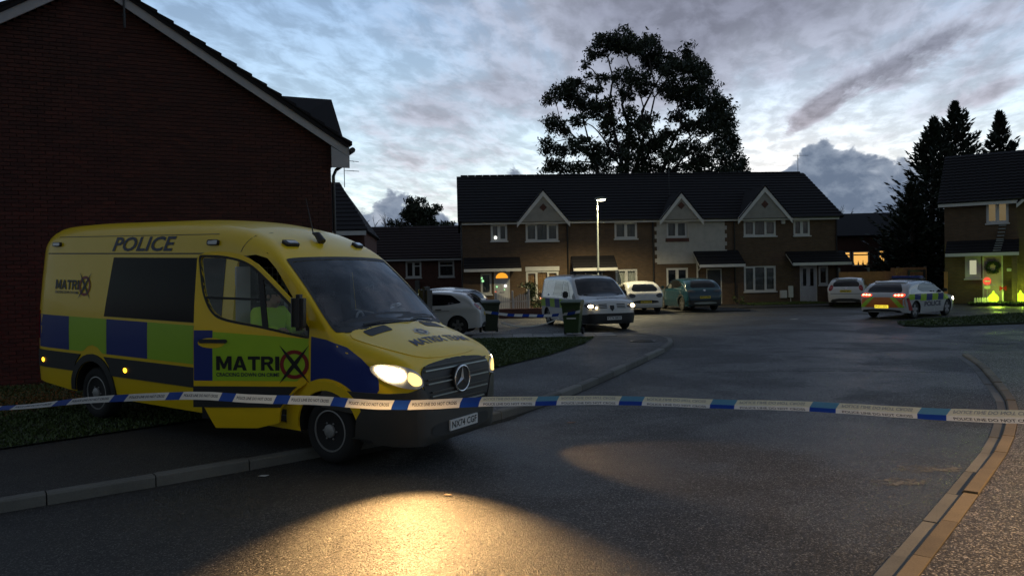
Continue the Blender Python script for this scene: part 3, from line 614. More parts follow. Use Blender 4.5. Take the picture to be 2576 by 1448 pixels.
# --- house 1 (projector dots, orange fanlight, wide window)
S1 = [(1.60, 2.52, 3.84, 4.78), (3.56, 5.40, 3.80, 4.78), (.98, 1.60, .87, 2.06), (1.72, 2.62, .02, 2.12), (3.53, 5.38, .55, 2.10)]
h1 = terrace_house(0., 5.93, S1, 'brick terraced house with orange fanlight over its white door and dots of green light')
window(h1, *S1[0], 2); window(h1, *S1[1], 3); window(h1, *S1[2], 1); window(h1, *S1[4], 3, back='curtain_tan', sill=True)
d1 = door(h1, *S1[3], 'door_white')
mb = MB(); pts = [(2.17+.34*math.cos(a), 1.76+.30*math.sin(a)) for a in [math.pi*k/12 for k in range(13)]]; mb.prism(pts, .026, .036); mb.build('fanlight', 'fanlight', d1)
mb = MB(); mb.box(3.50, 5.42, -.04, .0, 2.12, 2.36); mb.build('lintel_board', 'upvc', h1)
gablet(h1, 3.14, 5.90, 6.50, 4.86); porch(h1, .05, 3.2, 2.90, 2.30, .9)
for i, (x, z, m_, r_) in enumerate(((1.1, 1.62, 'bulb_green', .07), (2.36, 1.32, 'bulb_white', .07), (1.88, 1.28, 'bulb_green', .05), (1.80, .98, 'bulb_red', .045), (2.3, 1.12, 'bulb_green', .035), (1.05, 1.78, 'bulb_green', .05))):
    mb = MB(); mb.lathe([(-.03, .01), (-.02, r_*.8), (0, r_), (.02, r_*.8), (.03, .01)], 10, 'y'); o = mb.build('fairy_light', m_, h1, 180); o.location = (x, -.0, z)
mb = MB(); mb.lathe([(-.05, .02), (-.02, .085), (.02, .085), (.05, .02)], 12, 'y'); o = mb.build('window_light', 'bulb_white', h1, 180); o.location = (1.86, .0, 4.03)
mb = MB(); mb.tube([(-.04, -.08, EV-.2), (-.04, -.08, .1)], .035, 8); mb.build('downpipe', 'gutter_black', h1)
# --- house 2
S2 = [(2.67, 3.97, 3.85, 4.78), (2.69, 3.94, .59, 2.13), (.95, 1.95, .05, 2.05)]
h2 = terrace_house(5.93, 10.76, S2, 'brick terraced house without a gable, dark door under a small porch roof')
window(h2, *S2[0], 2); window(h2, *S2[1], 2, back='interior_white'); door(h2, *S2[2], 'door_dark', glazing=[(1.2, 1.7, 1.1, 1.9)]); porch(h2, .16, 2.62, 2.88, 2.24, .9)
mb = MB(); mb.tube([(-.02, -.07, EV-.2), (-.02, -.07, .1)], .035, 8); mb.build('downpipe', 'gutter_black', h2)
# --- house 3 (white render)
o3 = 10.76; S3 = [(.82, 2.02, 3.85, 4.78), (.78, 2.04, .69, 2.14), (3.1, 4.0, .05, 2.05)]
h3 = terrace_house(o3, 15.58, S3, 'terraced house with white rendered upper wall and toothed brick corners')
mb = MB(); wall_mesh(mb, 3.94, 2.40, EV-.29, [(S3[0][0]-.25, S3[0][1]-.25, S3[0][2], S3[0][3])], 0., .06); pn = mb.build('render_panel', 'render_white', h3, fix=False); pn.location = (.25, -.055, 0)
mb = MB(); mb.box(.25, 4.19, -.055, .0, 2.37, 2.40); mb.build('render_edge', 'render_white', h3)
for zz in np.arange(2.46, 4.7, .45):
    for xx in (.13, 4.19):
        mb = MB(); mb.box(xx, xx+.12, -.0552, .0, zz, zz+.22); mb.build('quoin_tooth', 'render_white', h3)
window(h3, *S3[0], 2, sill=False); mb = MB(); mb.box(.75, 2.1, -.1, -.0, 3.62, 3.82); mb.build('brick_sill', 'brick_red', h3)
window(h3, *S3[1], 2, back='room_dark'); door(h3, *S3[2], 'door_dark'); gablet(h3, .42, 2.72, 6.28, 4.86)
p3 = porch(h3, 2.35, 4.95, 3.06, 2.30, 1.15)
mb = MB(); mb.box(2.52, 2.60, -.10, -.02, 1.0, 2.9); mb.tube([(2.56, -.08, 1.9), (2.56, -1.0, 2.25)], .035, 6); mb.build('porch_bracket', 'upvc', p3)
mb = MB(); mb.tube([(1.55, 1.9, 6.0), (1.55, 1.9, 8.0)], .018, 6).tube([(1.55, 1.6, 7.9), (1.55, 2.3, 7.9)], .012, 6); mb.build('aerial', 'iron', h3)
mb = MB(); mb.tube([(.02, -.07, EV-.2), (.02, -.07, .1)], .04, 8).tube([(4.75, -.07, EV-.2), (4.75, -.07, .1)], .04, 8); mb.build('downpipe', 'gutter_black', h3)
# --- house 4 (end)
S4 = [(.5, 2.40, 3.87, 4.78), (3.43, 4.41, 3.86, 4.78), (.48, 2.36, .70, 2.15), (3.77, 4.80, .0, 2.14), (4.89, 5.46, 1.0, 2.09)]
h4 = terrace_house(15.58, 21.6, S4, 'brick end terrace house with white door, meter boxes and an alarm box')
window(h4, *S4[0], 3); window(h4, *S4[1], 2); window(h4, *S4[2], 3, back='net_curtain'); window(h4, *S4[4], 1, back='room_dark')
d4 = door(h4, *S4[3], 'door_white', glazing=[(3.97, 4.17, .95, 1.95), (4.40, 4.60, .95, 1.95)])
gablet(h4, .10, 3.06, 6.58, 4.86); porch(h4, 2.94, 6.36, 2.92, 2.30, .95)
for a, b, c, d, nm in ((2.68, 2.90, 4.54, 4.86, 'alarm_box'), (3.05, 3.32, .31, .98, 'meter_box'), (2.55, 2.95, .29, .73, 'meter_box')):
    mb = MB(); mb.box(a, b, -.14, 0, c, d, c=.02); mb.build(nm, 'upvc', h4)
mb = MB(); mb.tube([(3.19, -.05, 0), (3.19, -.05, .31)], .02, 6); mb.build('meter_pipe', 'upvc', h4)
mb = MB(); mb.tube([(5.9, RD, RG), (5.9, RD, RG+1.2)], .016, 6).tube([(5.6, RD, RG+1.15), (6.6, RD, RG+1.15)], .010, 6); mb.build('aerial', 'iron', h4)
mb = MB(); mb.tube([(5.95, -.07, EV-.2), (5.95, -.07, .1)], .04, 8); mb.build('downpipe', 'gutter_black', h4)

# ------------------------------------------------------------------ left brick house with gable end
LA = math.atan2(.41, .912); LO = Vector((-9.3, 14., 0)); A0, A1, AX, LE, LR = -2.9, 6.02, 1.6, 4.78, 7.55
lh = thing('brick_house', 'dark brick house with pale gable boards standing behind the yellow van', 'house', LO, LA)
mb = MB(); mb.add([(A0, .02, 0), (A1, .02, 0), (A1, .02, LE), (AX, .02, LR-.1), (A0, .02, LE), (A0, 9, 0), (A1, 9, 0), (A1, 9, LE), (AX, 9, LR-.1), (A0, 9, LE)], [(0, 1, 2, 3, 4), (6, 5, 9, 8, 7), (1, 6, 7, 2), (5, 0, 4, 9)]); lw = mb.build('wall', 'mortar', lh)
bricks = []
L_, H_, J_ = .215, .065, .010
row = 0; z = .02
while z < LR:
    hw0 = A0 if z < LE else A0+(z-LE)/(LR-LE)*(AX-A0); hw1 = A1 if z < LE else A1-(z-LE)/(LR-LE)*(A1-AX)
    x = math.floor(hw0/(L_+J_))*(L_+J_)+(0 if row % 2 else (L_+J_)/2)
    while x < hw1:
        a, b = max(x, hw0+.002), min(x+L_, hw1-.0)
        if b-a > .03: bricks.append((a, b, z))
        x += L_+J_
    z += H_+J_; row += 1
cL, sL = math.cos(LA), math.sin(LA); camR = np.array(camo.matrix_world.to_3x3()).T
def shown(a, z):
    p = np.array([LO.x+cL*a, LO.y+sL*a, z-2.0]); q = camR @ p
    if q[2] >= 0: return 0
    px, py = 1287.5+1937*q[0]/-q[2], 724+1937*q[1]/q[2]
    return (5 < px < 2570 and 5 < py and (py < 530 or px < 80)) and -1/q[2]
full = sorted([b for b in bricks if abs(b[1]-b[0]-L_) < 1e-3 and shown(b[0]+.1, b[2])], key=lambda b: -shown(b[0]+.1, b[2]))[:300]
fs = set(full); bme = None
for b in full:
    yj = random.uniform(-.0025, .0015)
    if bme is None:
        mb = MB(); mb.box(0, L_, 0, .06, 0, H_, c=.004); o = mb.build('brick', 'brick_piece', lw); bme = o.data
    else: o = ob('brick', bme, None, lw)
    o.location = (b[0], -.0+yj-.004, b[2])
mb = MB()
for a, b, z in bricks:
    if (a, b, z) in fs: continue
    yj = random.uniform(-.0065, -.0025); mb.box(a, b, yj, .05, z, z+H_)
tag(mb.build('brickwork', 'brick_piece', lw, fix=False), kind='stuff')
sl = (LR-LE)/(A1-AX)
for s, xe in ((-1, A0), (1, A1)):
    ex = xe+s*.36; ez = LE-.36*sl
    poly = [(ex, ez-.02), (ex, ez+.24), (AX, LR+.26), (AX, LR+.0)]
    mb = MB(); mb.prism(poly if s < 0 else poly[::-1], -.20, -.16); mb.build('bargeboard', 'board_grey', lh)
    mb = MB(); mb.prism([(ex, ez-.02), (ex-s*.0, ez-.24), (xe-s*.02, ez-.24), (xe-s*.02, ez+.20)] if s > 0 else [(ex, ez-.02), (xe+.02, ez+.2), (xe+.02, ez-.24), (ex, ez-.24)], -.198, -.155); mb.build('eaves_box', 'board_grey', lh)
    rf = roof_plane('roof', [(ex, -.24, ez+.25), (AX, -.24, LR+.29), (AX, 9.2, LR+.29), (ex, 9.2, ez+.25)], .08, 'roof_tile', lh)
    n = 17
    for k in range(n):      # stepped tile courses, seen along the verge
        fx = lambda q: ex+s*.05+(AX-ex-s*.05)*q; fz = lambda q: ez+.25+(LR+.04-ez)*q
        q0, q1 = k/n, (k+1.15)/n
        mb = MB(); mb.prism([(fx(q0), fz(q0)+.06), (fx(q1), fz(q1)+.01), (fx(q1), fz(q1)-.01), (fx(q0), fz(q0)-.02)], -.27, 9.2); mb.build('tile_course', 'roof_tile', rf)
mb = MB(); ex = A1+.36; mb.tube([(ex+.06, -.25, LE-.09), (ex+.06, 9.2, LE-.09)], .06, 8); mb.build('gutter', 'gutter_black', lh)
mb = MB(); mb.tube([(ex+.03, .12, LE-.14), (ex+.03, .12, LE-.30), (A1+.13, .12, LE-.48), (A1+.06, .06, LE-.62), (A1+.06, .06, .1)], .036, 8); mb.build('downpipe', 'gutter_black', lh)
mb = MB(); mb.tube([(2.16, -.26, 6.78), (2.16, -.26, 8.3)], .022, 6).box(2.13, 2.19, -.25, -.15, 7.0, 7.05).tube([(2.16, -.26, 7.55), (2.34, -.26, 7.6)], .012, 6); mb.build('aerial_pole', 'iron', lh)
# cross gable roof on the street side (right), ridge running out to the right
gx = lh
zr = 6.35; y0, y1, ym = .9, 4.1, 2.5
roof_plane('cross_gable_roof', [(3.2, ym, zr), (A1+.55, ym, zr), (A1+.55, y0-.25, 4.62), (A1-.5, y0-.25, 4.62), (A1-1., y0, 5.3)], .08, 'roof_tile', lh)
roof_plane('cross_gable_roof', [(3.2, ym, zr), (A1+.55, ym, zr), (A1+.55, y1+.25, 4.62), (A1-1.0, y1+.25, 5.0)], .08, 'roof_tile', lh)
mb = MB(); mb.prism([(y0, 4.6), (y1, 4.6), (ym, zr-.12)], A1+.28, A1+.36, 'yz'); mb.build('cross_gable_wall', 'brick_red', lh)

# ------------------------------------------------------------------ houses further back
b1 = thing('brick_house', 'tiled house with a television aerial showing behind the dark brick gable', 'house', (-13.5, 30.5, 0), R(6))
W = 7.6; mb = MB(); mb.add([(0, 0, 0), (W, 0, 0), (W, 0, 4.0), (0, 0, 4.0), (0, 7, 0), (W, 7, 0), (W, 7, 4.0), (0, 7, 4.0), (0, 3.5, 6.1)], [(0, 1, 2, 3), (1, 5, 6, 2), (5, 4, 7, 6), (4, 0, 3, 8, 7)]); mb.build('wall', 'brick_red', b1)
rf = roof_plane('roof', [(-.2, -.4, 3.85), (W+.15, -.4, 3.85), (W-1.35, 3.5, 6.2), (-.2, 3.5, 6.2)], .08, 'roof_tile', b1)
for k in range(12):
    q0, q1 = k/12, (k+1.1)/12; yy = lambda q: -.45+3.95*q; zz = lambda q: 3.86+2.36*q; xr = lambda q: W+.17-1.5*q
    mb = MB(); mb.add([(-.2, yy(q0), zz(q0)+.05), (xr(q0), yy(q0), zz(q0)+.05), (xr(q1), yy(q1), zz(q1)+.01), (-.2, yy(q1), zz(q1)+.01), (-.2, yy(q0), zz(q0)-.01), (xr(q0), yy(q0), zz(q0)-.01)], [(0, 1, 2, 3), (4, 5, 1, 0), (5, 2, 1)]); mb.build('tile_course', 'roof_tile', rf)
roof_plane('hip_roof', [(W+.15, -.4, 3.85), (W+.15, 7.4, 3.85), (W-1.35, 3.5, 6.2)], .08, 'roof_tile', b1); roof_plane('back_roof', [(W+.15, 7.4, 3.85), (-.2, 7.4, 3.85), (-.2, 3.5, 6.2), (W-1.35, 3.5, 6.2)], .08, 'roof_tile', b1)
mb = MB(); mb.box(-.2, W+.1, -.43, -.41, 3.66, 3.84); mb.build('fascia', 'upvc', b1)
mb = MB(); mb.tube([(6.5, 3.3, 6.0), (6.5, 3.3, 7.25)], .02, 6).tube([(6.5, 3.3, 7.2), (7.15, 3.3, 7.12)], .014, 6).tube([(6.5, 3.3, 6.75), (7.15, 3.3, 6.7)], .014, 6).tube([(6.9, 3.1, 7.15), (6.9, 3.5, 7.15)], .008, 5).tube([(6.9, 3.1, 6.72), (6.9, 3.5, 6.72)], .008, 5); mb.build('aerial', 'galvanised', b1)
b2 = thing('bungalow', 'low red brick bungalow with two white windows beyond the driveway', 'house', (-12.5, 53., 0), R(1))
HB = [(5.2, 6.28, 1.86, 3.0), (7.45, 8.55, 1.86, 3.0)]
mb = MB(); wall_mesh(mb, 13.5, 0, 3.25, HB); mb.add([(13.5, 0, 0), (13.5, 8, 0), (13.5, 8, 3.25), (13.5, 4, 5.5), (13.5, 0, 3.25)], [(0, 1, 2, 3, 4)]); mb.build('wall', 'brick_red', b2, fix=False)
mb = MB(); mb.box(.1, 13.4, .45, .5, 0, 3.2); mb.build('room_backing', 'room_dark', b2)
window(b2, *HB[0], 2, back='room_dark', top=(1,)); window(b2, *HB[1], 1, back='room_dark', top=(0,))
rf = roof_plane('roof', [(-.2, -.4, 3.15), (13.7, -.4, 3.15), (13.7, 4, 5.6), (-.2, 4, 5.6)], .08, 'roof_red', b2); courses(rf, -.2, 13.7, (-.45, 3.17), (4, 5.63), 12, 'roof_red', .05)
roof_plane('back_roof', [(-.2, 4, 5.6), (13.7, 4, 5.6), (13.7, 8.4, 3.15), (-.2, 8.4, 3.15)], .08, 'roof_red', b2)
mb = MB(); mb.box(-.2, 13.7, -.42, -.40, 3.0, 3.13); mb.build('fascia', 'board_grey', b2)
gw = MB(); gw.box(-9.2, -3.1, 49.9, 50.1, -.05, 1.55); tag(gw.build('garden_wall', 'brick_red'), 'red brick garden wall in front of the low bungalow', 'wall')
gp = MB(); gp.box(-6.25, -5.95, 49.6, 49.88, -.05, 1.7, c=.03); tag(gp.build('gate_post', 'slab_concrete'), 'pale concrete gate post against the red garden wall', 'post')
b3 = thing('dark_house', 'dark house behind the timber fence with orange lit windows', 'house', (20.5, 57.5, 0), R(-6))
HL = [(4.15, 4.65, 2.25, 3.15), (4.75, 5.95, 2.05, 3.15), (6.6, 7.1, 2.2, 3.2)]
mb = MB(); wall_mesh(mb, 10.5, 0, 4.4, HL); mb.build('wall', 'brick_red', b3, fix=False)
for i, q in enumerate(HL):
    w = window(b3, *q, 1, back='window_orange', glass='glass_clear', sill=False, fr=.05)
    mb = MB(); zc = q[3]-.28; mb.box(q[0]+.06, q[1]-.06, .02, .07, zc-.04, zc+.04); mb.build('glazing_bar', 'plastic_dark', w)
    for k in range(3):
        mb = MB(); xx = q[0]+.12+k*(q[1]-q[0]-.2)/3; mb.lathe([(0, .05), (.12, .07), (.16, .03), (.24+.05*k, .02)], 8, 'z'); oo = mb.build('sill_ornament', 'plastic_dark', w, 60); oo.location = (xx, .12, q[2]+.08)
mb = MB(); mb.box(.1, 10.4, .9, .95, 0, 4.3); mb.build('room_backing', 'room_dark', b3)
rf = roof_plane('roof', [(-.3, -.4, 4.3), (10.8, -.4, 4.3), (9.0, 4, 6.2), (1.2, 4, 6.2)], .08, 'roof_tile', b3); roof_plane('hip_roof', [(-.3, -.4, 4.3), (1.2, 4, 6.2), (-.3, 8, 4.3)], .08, 'roof_tile', b3)
# ------------------------------------------------------------------ right-hand house
RA = R(-34); rh = thing('brick_house', 'brick house with wreath on its pale door and christmas lights on the lawn', 'house', (22.6, 40.2, 0), RA)
SR = [(1.86, 2.82, 4.06, 5.12), (.91, 1.62, 1.28, 2.41), (1.68, 2.56, .0, 2.44)]
mb = MB(); wall_mesh(mb, 8., -.1, 5.2, SR); mb.add([(0, 0, -.1), (0, 8, -.1), (0, 8, 5.2), (0, 4, 8.0), (0, 0, 5.2)], [(4, 3, 2, 1, 0)]); mb.build('wall', 'brick_right', rh, fix=False)
mb = MB(); mb.box(.05, 7.9, .5, .55, 0, 5.1); mb.build('room_backing', 'room_dark', rh)
window(rh, *SR[0], 2, back='window_dim'); w = window(rh, *SR[1], 1, back='window_cream', fr=.16)
dr_ = door(rh, *SR[2], 'door_pink')
rf = roof_plane('roof', [(-.25, -.35, 5.15), (8.2, -.35, 5.15), (8.2, 4, 8.05), (-.25, 4, 8.05)], .1, 'roof_tile', rh); courses(rf, -.27, 8.2, (-.42, 5.16), (4, 8.08), 16, 'roof_tile', .05, .035)
roof_plane('back_roof', [(-.25, 4, 8.05), (8.2, 4, 8.05), (8.2, 8.4, 5.15), (-.25, 8.4, 5.15)], .1, 'roof_tile', rh)
mb = MB(); mb.box(-.25, 3.2, -.36, -.33, 4.98, 5.14); mb.build('fascia', 'upvc', rh)
def gab2():
    mb = MB(); mb.prism([(3.5, 5.0), (6.3, 5.0), (4.9, 6.4)], -.07, -.02); mb.build('gable_panel', 'render_white', rh)
    for s in (-1, 1):
        mb = MB(); p = [(4.9+s*1.75, 4.75), (4.9+s*1.75, 5.0), (4.9, 6.7), (4.9, 6.45)]; mb.prism(p if s < 0 else p[::-1], -.40, -.36); mb.build('bargeboard', 'upvc', rh)
        roof_plane('gablet_roof', [(4.9+s*1.75, -.42, 5.02), (4.9, -.42, 6.72), (4.9, 2.3, 6.72), (4.9+s*1.75, .1, 5.02)], .06, 'roof_tile', rh)
gab2(); pr = porch(rh, .1, 3.25, 3.2, 2.58, .95)
mb = MB(); mb.box(2.95, 3.17, -.9, -.02, -.05, 2.45); mb.build('porch_pier', 'brick_right', rh)
mb = MB(); mb.box(.0, .16, -.5, -.36, 0, 1.65); mb.build('timber_post', 'fence_wood', rh)
mb = MB(); mb.box(.02, .16, -.62, -.51, .28, .52, c=.02); mb.build('post_lamp', 'window_cream', rh)
mb = MB(); mb.box(2.72, 2.92, -.06, -.0, 1.62, 1.78, c=.02); mb.build('house_number', 'upvc', rh)
wr = thing('wreath', 'green christmas wreath hanging on the pale front door', 'wreath', rh.matrix_basis @ Vector((2.12, -.05, 1.82)), RA)
P = []
for k in range(900):
    a = rng.uniform(0, 6.283); r_ = .25+rng.normal()*.055; P.append((r_*math.cos(a), rng.normal()*.03-.02, r_*math.sin(a)))
ob('wreath_leaves', quads_mesh('wreath_leaves', leaf_cloud(np.array(P), .08)), 'wreath_green', wr)
mb = MB(); tp = [(.25*math.cos(a), -.02, .25*math.sin(a)) for a in [6.283*k/24 for k in range(25)]]; mb.tube(tp, .03, 6, False); mb.build('wreath_ring', 'bark', wr)
ld = thing('rope_ladder', 'string of dark ladder rungs hung below the lit upstairs window', 'decoration', rh.matrix_basis @ Vector((2.3, -.12, 2.6)), RA)
for k in range(5):
    zz = .62+.17*k; mb = MB(); mb.box(-.02+.03*k, .30+.03*k, -.0, .03, zz, zz+.055); mb.build('rung', 'galvanised', ld)
for k in range(5):
    zz = .05+.12*k; yy = -.82+.15*k; mb = MB(); mb.box(-.13+.03*k, .2+.03*k, yy, yy+.03, zz, zz+.05); mb.build('rung', 'galvanised', ld)
for dx in (0, .32):
    mb = MB(); mb.tube([(-.13+dx, -.8, .05), (.0+dx, -.1, .68), (.12+dx, .02, 1.35)], .008, 5); mb.build('rope', 'iron', ld)
# ------------------------------------------------------------------ lit garden ornaments by the right-hand house
ornG = 'christmas lights on the lawn'
LW = [(22.0, 37.2), (23.6, 36.2), (31, 36.8), (31, 39.2), (25.5, 39.3), (23.2, 39.0)]
sheet('front_lawn', LW, .05, 'soil', ds=3.); grass('grass', LW, .048, 220, .09, label='lawn lit bright green around the christmas ornaments')
for i, (x, y, wh) in enumerate(((23.75, 38.0, 'beside the white picket edging'), (25.05, 37.95, 'between the red bow and the bicycle'), (26.25, 37.7, 'beyond the small red bicycle'))):
    t_ = thing('garden_light', 'round lime green glowing lawn light '+wh, 'light', (x, y, .05), 0, ornG)
    mb = MB(); mb.lathe([(.02, .04), (.06, .14), (.16, .23), (.30, .24), (.42, .17), (.52, .07), (.62, .03), (.64, 0.0)], 16, 'z'); mb.build('globe', 'bulb_lime', t_, 180)
    mb = MB(); mb.lathe([(-.05, .05), (.03, .05)], 10, 'z'); mb.build('base', 'plastic_dark', t_)
    l = bpy.data.lights.new('garden_glow', 'POINT'); l.energy = 45; l.color = (.62, 1, .08); l.shadow_soft_size = .2; lo = bpy.data.objects.new('garden_glow', l); COL.objects.link(lo); lo.parent = t_; lo.location = (0, -.35, .45)
t_ = thing('stop_sign_ornament', 'small round red and white sign on a stake before the pale door', 'sign', (23.75, 38.5, .05))
mb = MB(); mb.tube([(0, 0, 0), (0, 0, .95)], .02, 6); mb.build('stake', 'picket_white', t_); mb = MB(); mb.lathe([(-.015, .2), (.015, .2)], 20, 'y'); o = mb.build('disc', 'bulb_red', t_); o.location = (0, 0, 1.1); mb = MB(); mb.box(-.14, .14, -.022, -.016, -.03, .03); o2 = mb.build('white_bar', 'upvc', o)
mb = MB(); mb.box(-.15, .15, -.02, .02, .72, .86); mb.build('name_board', 'picket_white', t_)
t_ = thing('candy_stake', 'red bow on a white stake among the lawn lights', 'decoration', (24.35, 38.2, .05)); mb = MB(); mb.tube([(0, 0, 0), (0, 0, .6)], .03, 8); mb.build('stake', 'upvc', t_)
mb = MB(); mb.prism([(-.16, .62), (-.16, .86), (0, .74)], -.03, .03).prism([(.16, .86), (.16, .62), (0, .74)], -.03, .03); mb.build('bow', 'livery_red', t_)
fe = thing('lawn_edging', 'low white picket edging at the corner of the lit lawn', 'fence', (22.75, 37.9, .05), R(5))
for k in range(6):
    mb = MB(); mb.prism([(k*.13, 0), (k*.13+.09, 0), (k*.13+.09, .27), (k*.13+.045, .33), (k*.13, .27)], 0, .02); mb.build('picket', 'picket_white', fe)
mb = MB(); mb.box(-.02, .78, .021, .04, .1, .14); mb.build('rail', 'picket_white', fe)
t_ = thing('bicycle', 'small red bicycle lying against the end of the lit lawn', 'bicycle', (25.65, 38.5, .05), R(10))
for xx in (-.33, .33):
    mb = MB(); mb.tube([(xx+.24*math.cos(a), 0, .25+.24*math.sin(a)) for a in [6.283*k/20 for k in range(21)]], .02, 6, False); mb.build('wheel', 'rubber', t_)
mb = MB(); mb.tube([(-.33, 0, .25), (-.05, 0, .25), (-.12, 0, .62)], .018, 6).tube([(-.05, 0, .25), (.25, 0, .58), (.33, 0, .25)], .018, 6).tube([(-.1, 0, .55), (.24, 0, .58)], .018, 6); mb.build('frame', 'livery_red', t_)
mb = MB(); mb.box(-.22, -.02, -.05, .05, .63, .67, c=.015); mb.build('saddle', 'plastic_dark', t_); mb = MB(); mb.tube([(.25, 0, .58), (.23, 0, .78)], .014, 6).tube([(.2, -.2, .8), (.24, 0, .78), (.2, .2, .8)], .014, 6); mb.build('handlebar', 'chrome', t_)
# ------------------------------------------------------------------ fences, wall bits
fn = thing('timber_fence', 'brown close-board timber fence between the terrace and the brick house', 'fence', (18.1, 42.6, 0), R(-2))
for k in range(44):
    x = .108*k; tall = 1.72 if k < 26 else 1.90
    mb = MB(); mb.box(x, x+.1, random.uniform(-.006, .006), .022, .05, tall+random.uniform(-.01, .01)); mb.build('board', 'fence_wood', fn)
for zz in (.4, 1.0, 1.55): mb = MB(); mb.box(0, 4.75, .024, .07, zz, zz+.08); mb.build('rail', 'fence_wood', fn)
for xx in (0, 1.6, 3.2, 4.7): mb = MB(); mb.box(xx, xx+.1, .072, .17, 0, 1.95); mb.build('post', 'slab_concrete', fn)
gt = thing('garden_gate', 'dark garden gate with pale arched panel beside the brick house', 'gate', (22.15, 41.6, 0), R(-4))
mb = MB(); mb.box(-.72, -.62, 0, .08, 0, 1.78).box(.1, .2, 0, .08, 0, 1.78).box(-.62, .1, .001, .079, 1.66, 1.76); mb.build('gate_frame', 'iron', gt)
mb = MB(); pts = [(-.55, .1), (.03, .1)]+[(-.26+.29*math.cos(a), 1.15+.35*math.sin(a)) for a in [math.pi*k/10 for k in range(11)]]; mb.prism(pts, .03, .05); mb.build('arched_panel', 'plastic_grey', gt)
pf = thing('picket_fence', 'white picket fence with open gate before the fairy-lit door', 'fence', (-.75, 35.9, .05), R(3))
for k in range(15):
    x = .10*k; hh = 1.02-.26*math.sin(math.pi*min(k, 7)/14) if k < 7 else .72+.06*(k-7) if k < 12 else .95
    if k in (7,): continue
    mb = MB(); mb.prism([(x, .02), (x+.065, .02), (x+.065, hh), (x+.032, hh+.06), (x, hh)], -.01, .012); mb.build('picket', 'picket_white', pf)
for zz in (.22, .62): mb = MB(); mb.box(0, 1.5, .014, .05, zz, zz+.06); mb.build('rail', 'picket_white', pf)
for xx, hh in ((-.08, 1.1), (.72, 1.15), (1.48, 1.2)): mb = MB(); mb.box(xx, xx+.09, -.03, .06, 0, hh, c=.01); mb.build('post', 'picket_white', pf)
pw = MB(); pw.box(-.6, 2.6, 34.6, 34.85, 0, .42); tag(pw.build('low_wall', 'brick_red'), 'low red brick wall in front of the white picket fence', 'wall')
# ------------------------------------------------------------------ street lamps
def street_lamp(loc, rz, label, glow, h=5.55):
    t_ = thing('street_lamp', label, 'street lamp', loc, rz, 'street lamps')
    mb = MB(); mb.lathe([(0, .085), (1.1, .085), (1.14, .055), (h-.1, .042), (h, .04)], 14, 'z'); mb.build('post', 'galvanised', t_, 40)
    mb = MB(); mb.prism([(-.12, h+.02), (-.05, h+.10), (.25, h+.14), (.46, h+.08), (.48, h+.03), (.40, h+.0), (-.05, h-.02)], -.13, .13); mb.build('lantern', 'galvanised', t_)
    mb = MB(); mb.lathe([(-.075, .06), (-.05, .16), (0, .19)], 16, 'z', Matrix.Diagonal((1.25, .7, 1, 1))); o = mb.build('lens', glow, t_, 180); o.location = (.19, 0, h+.003)
    return t_
s1 = street_lamp((4.27, 38., 0), R(-8), 'lit street lamp on a slim pale post in front of the terrace', 'street_lamp_glow')
l = bpy.data.lights.new('lamp_light', 'SPOT'); l.energy = 2300; l.color = (1, .84, .46); l.spot_size = R(150); l.spot_blend = .6; l.shadow_soft_size = .12
lo = bpy.data.objects.new('lamp_light', l); COL.objects.link(lo); lo.parent = s1; lo.location = (.19, 0, 5.43)
s2 = street_lamp((9.8, 2.2, 0), R(160), 'street lamp with orange light beside the right-hand pavement', 'sodium_glow')
l = bpy.data.lights.new('lamp_light', 'SPOT'); l.energy = 9000; l.color = (1, .62, .28); l.spot_size = R(132); l.spot_blend = .55; l.shadow_soft_size = .12
lo = bpy.data.objects.new('lamp_light', l); COL.objects.link(lo); lo.parent = s2; lo.location = (.19, 0, 5.43)

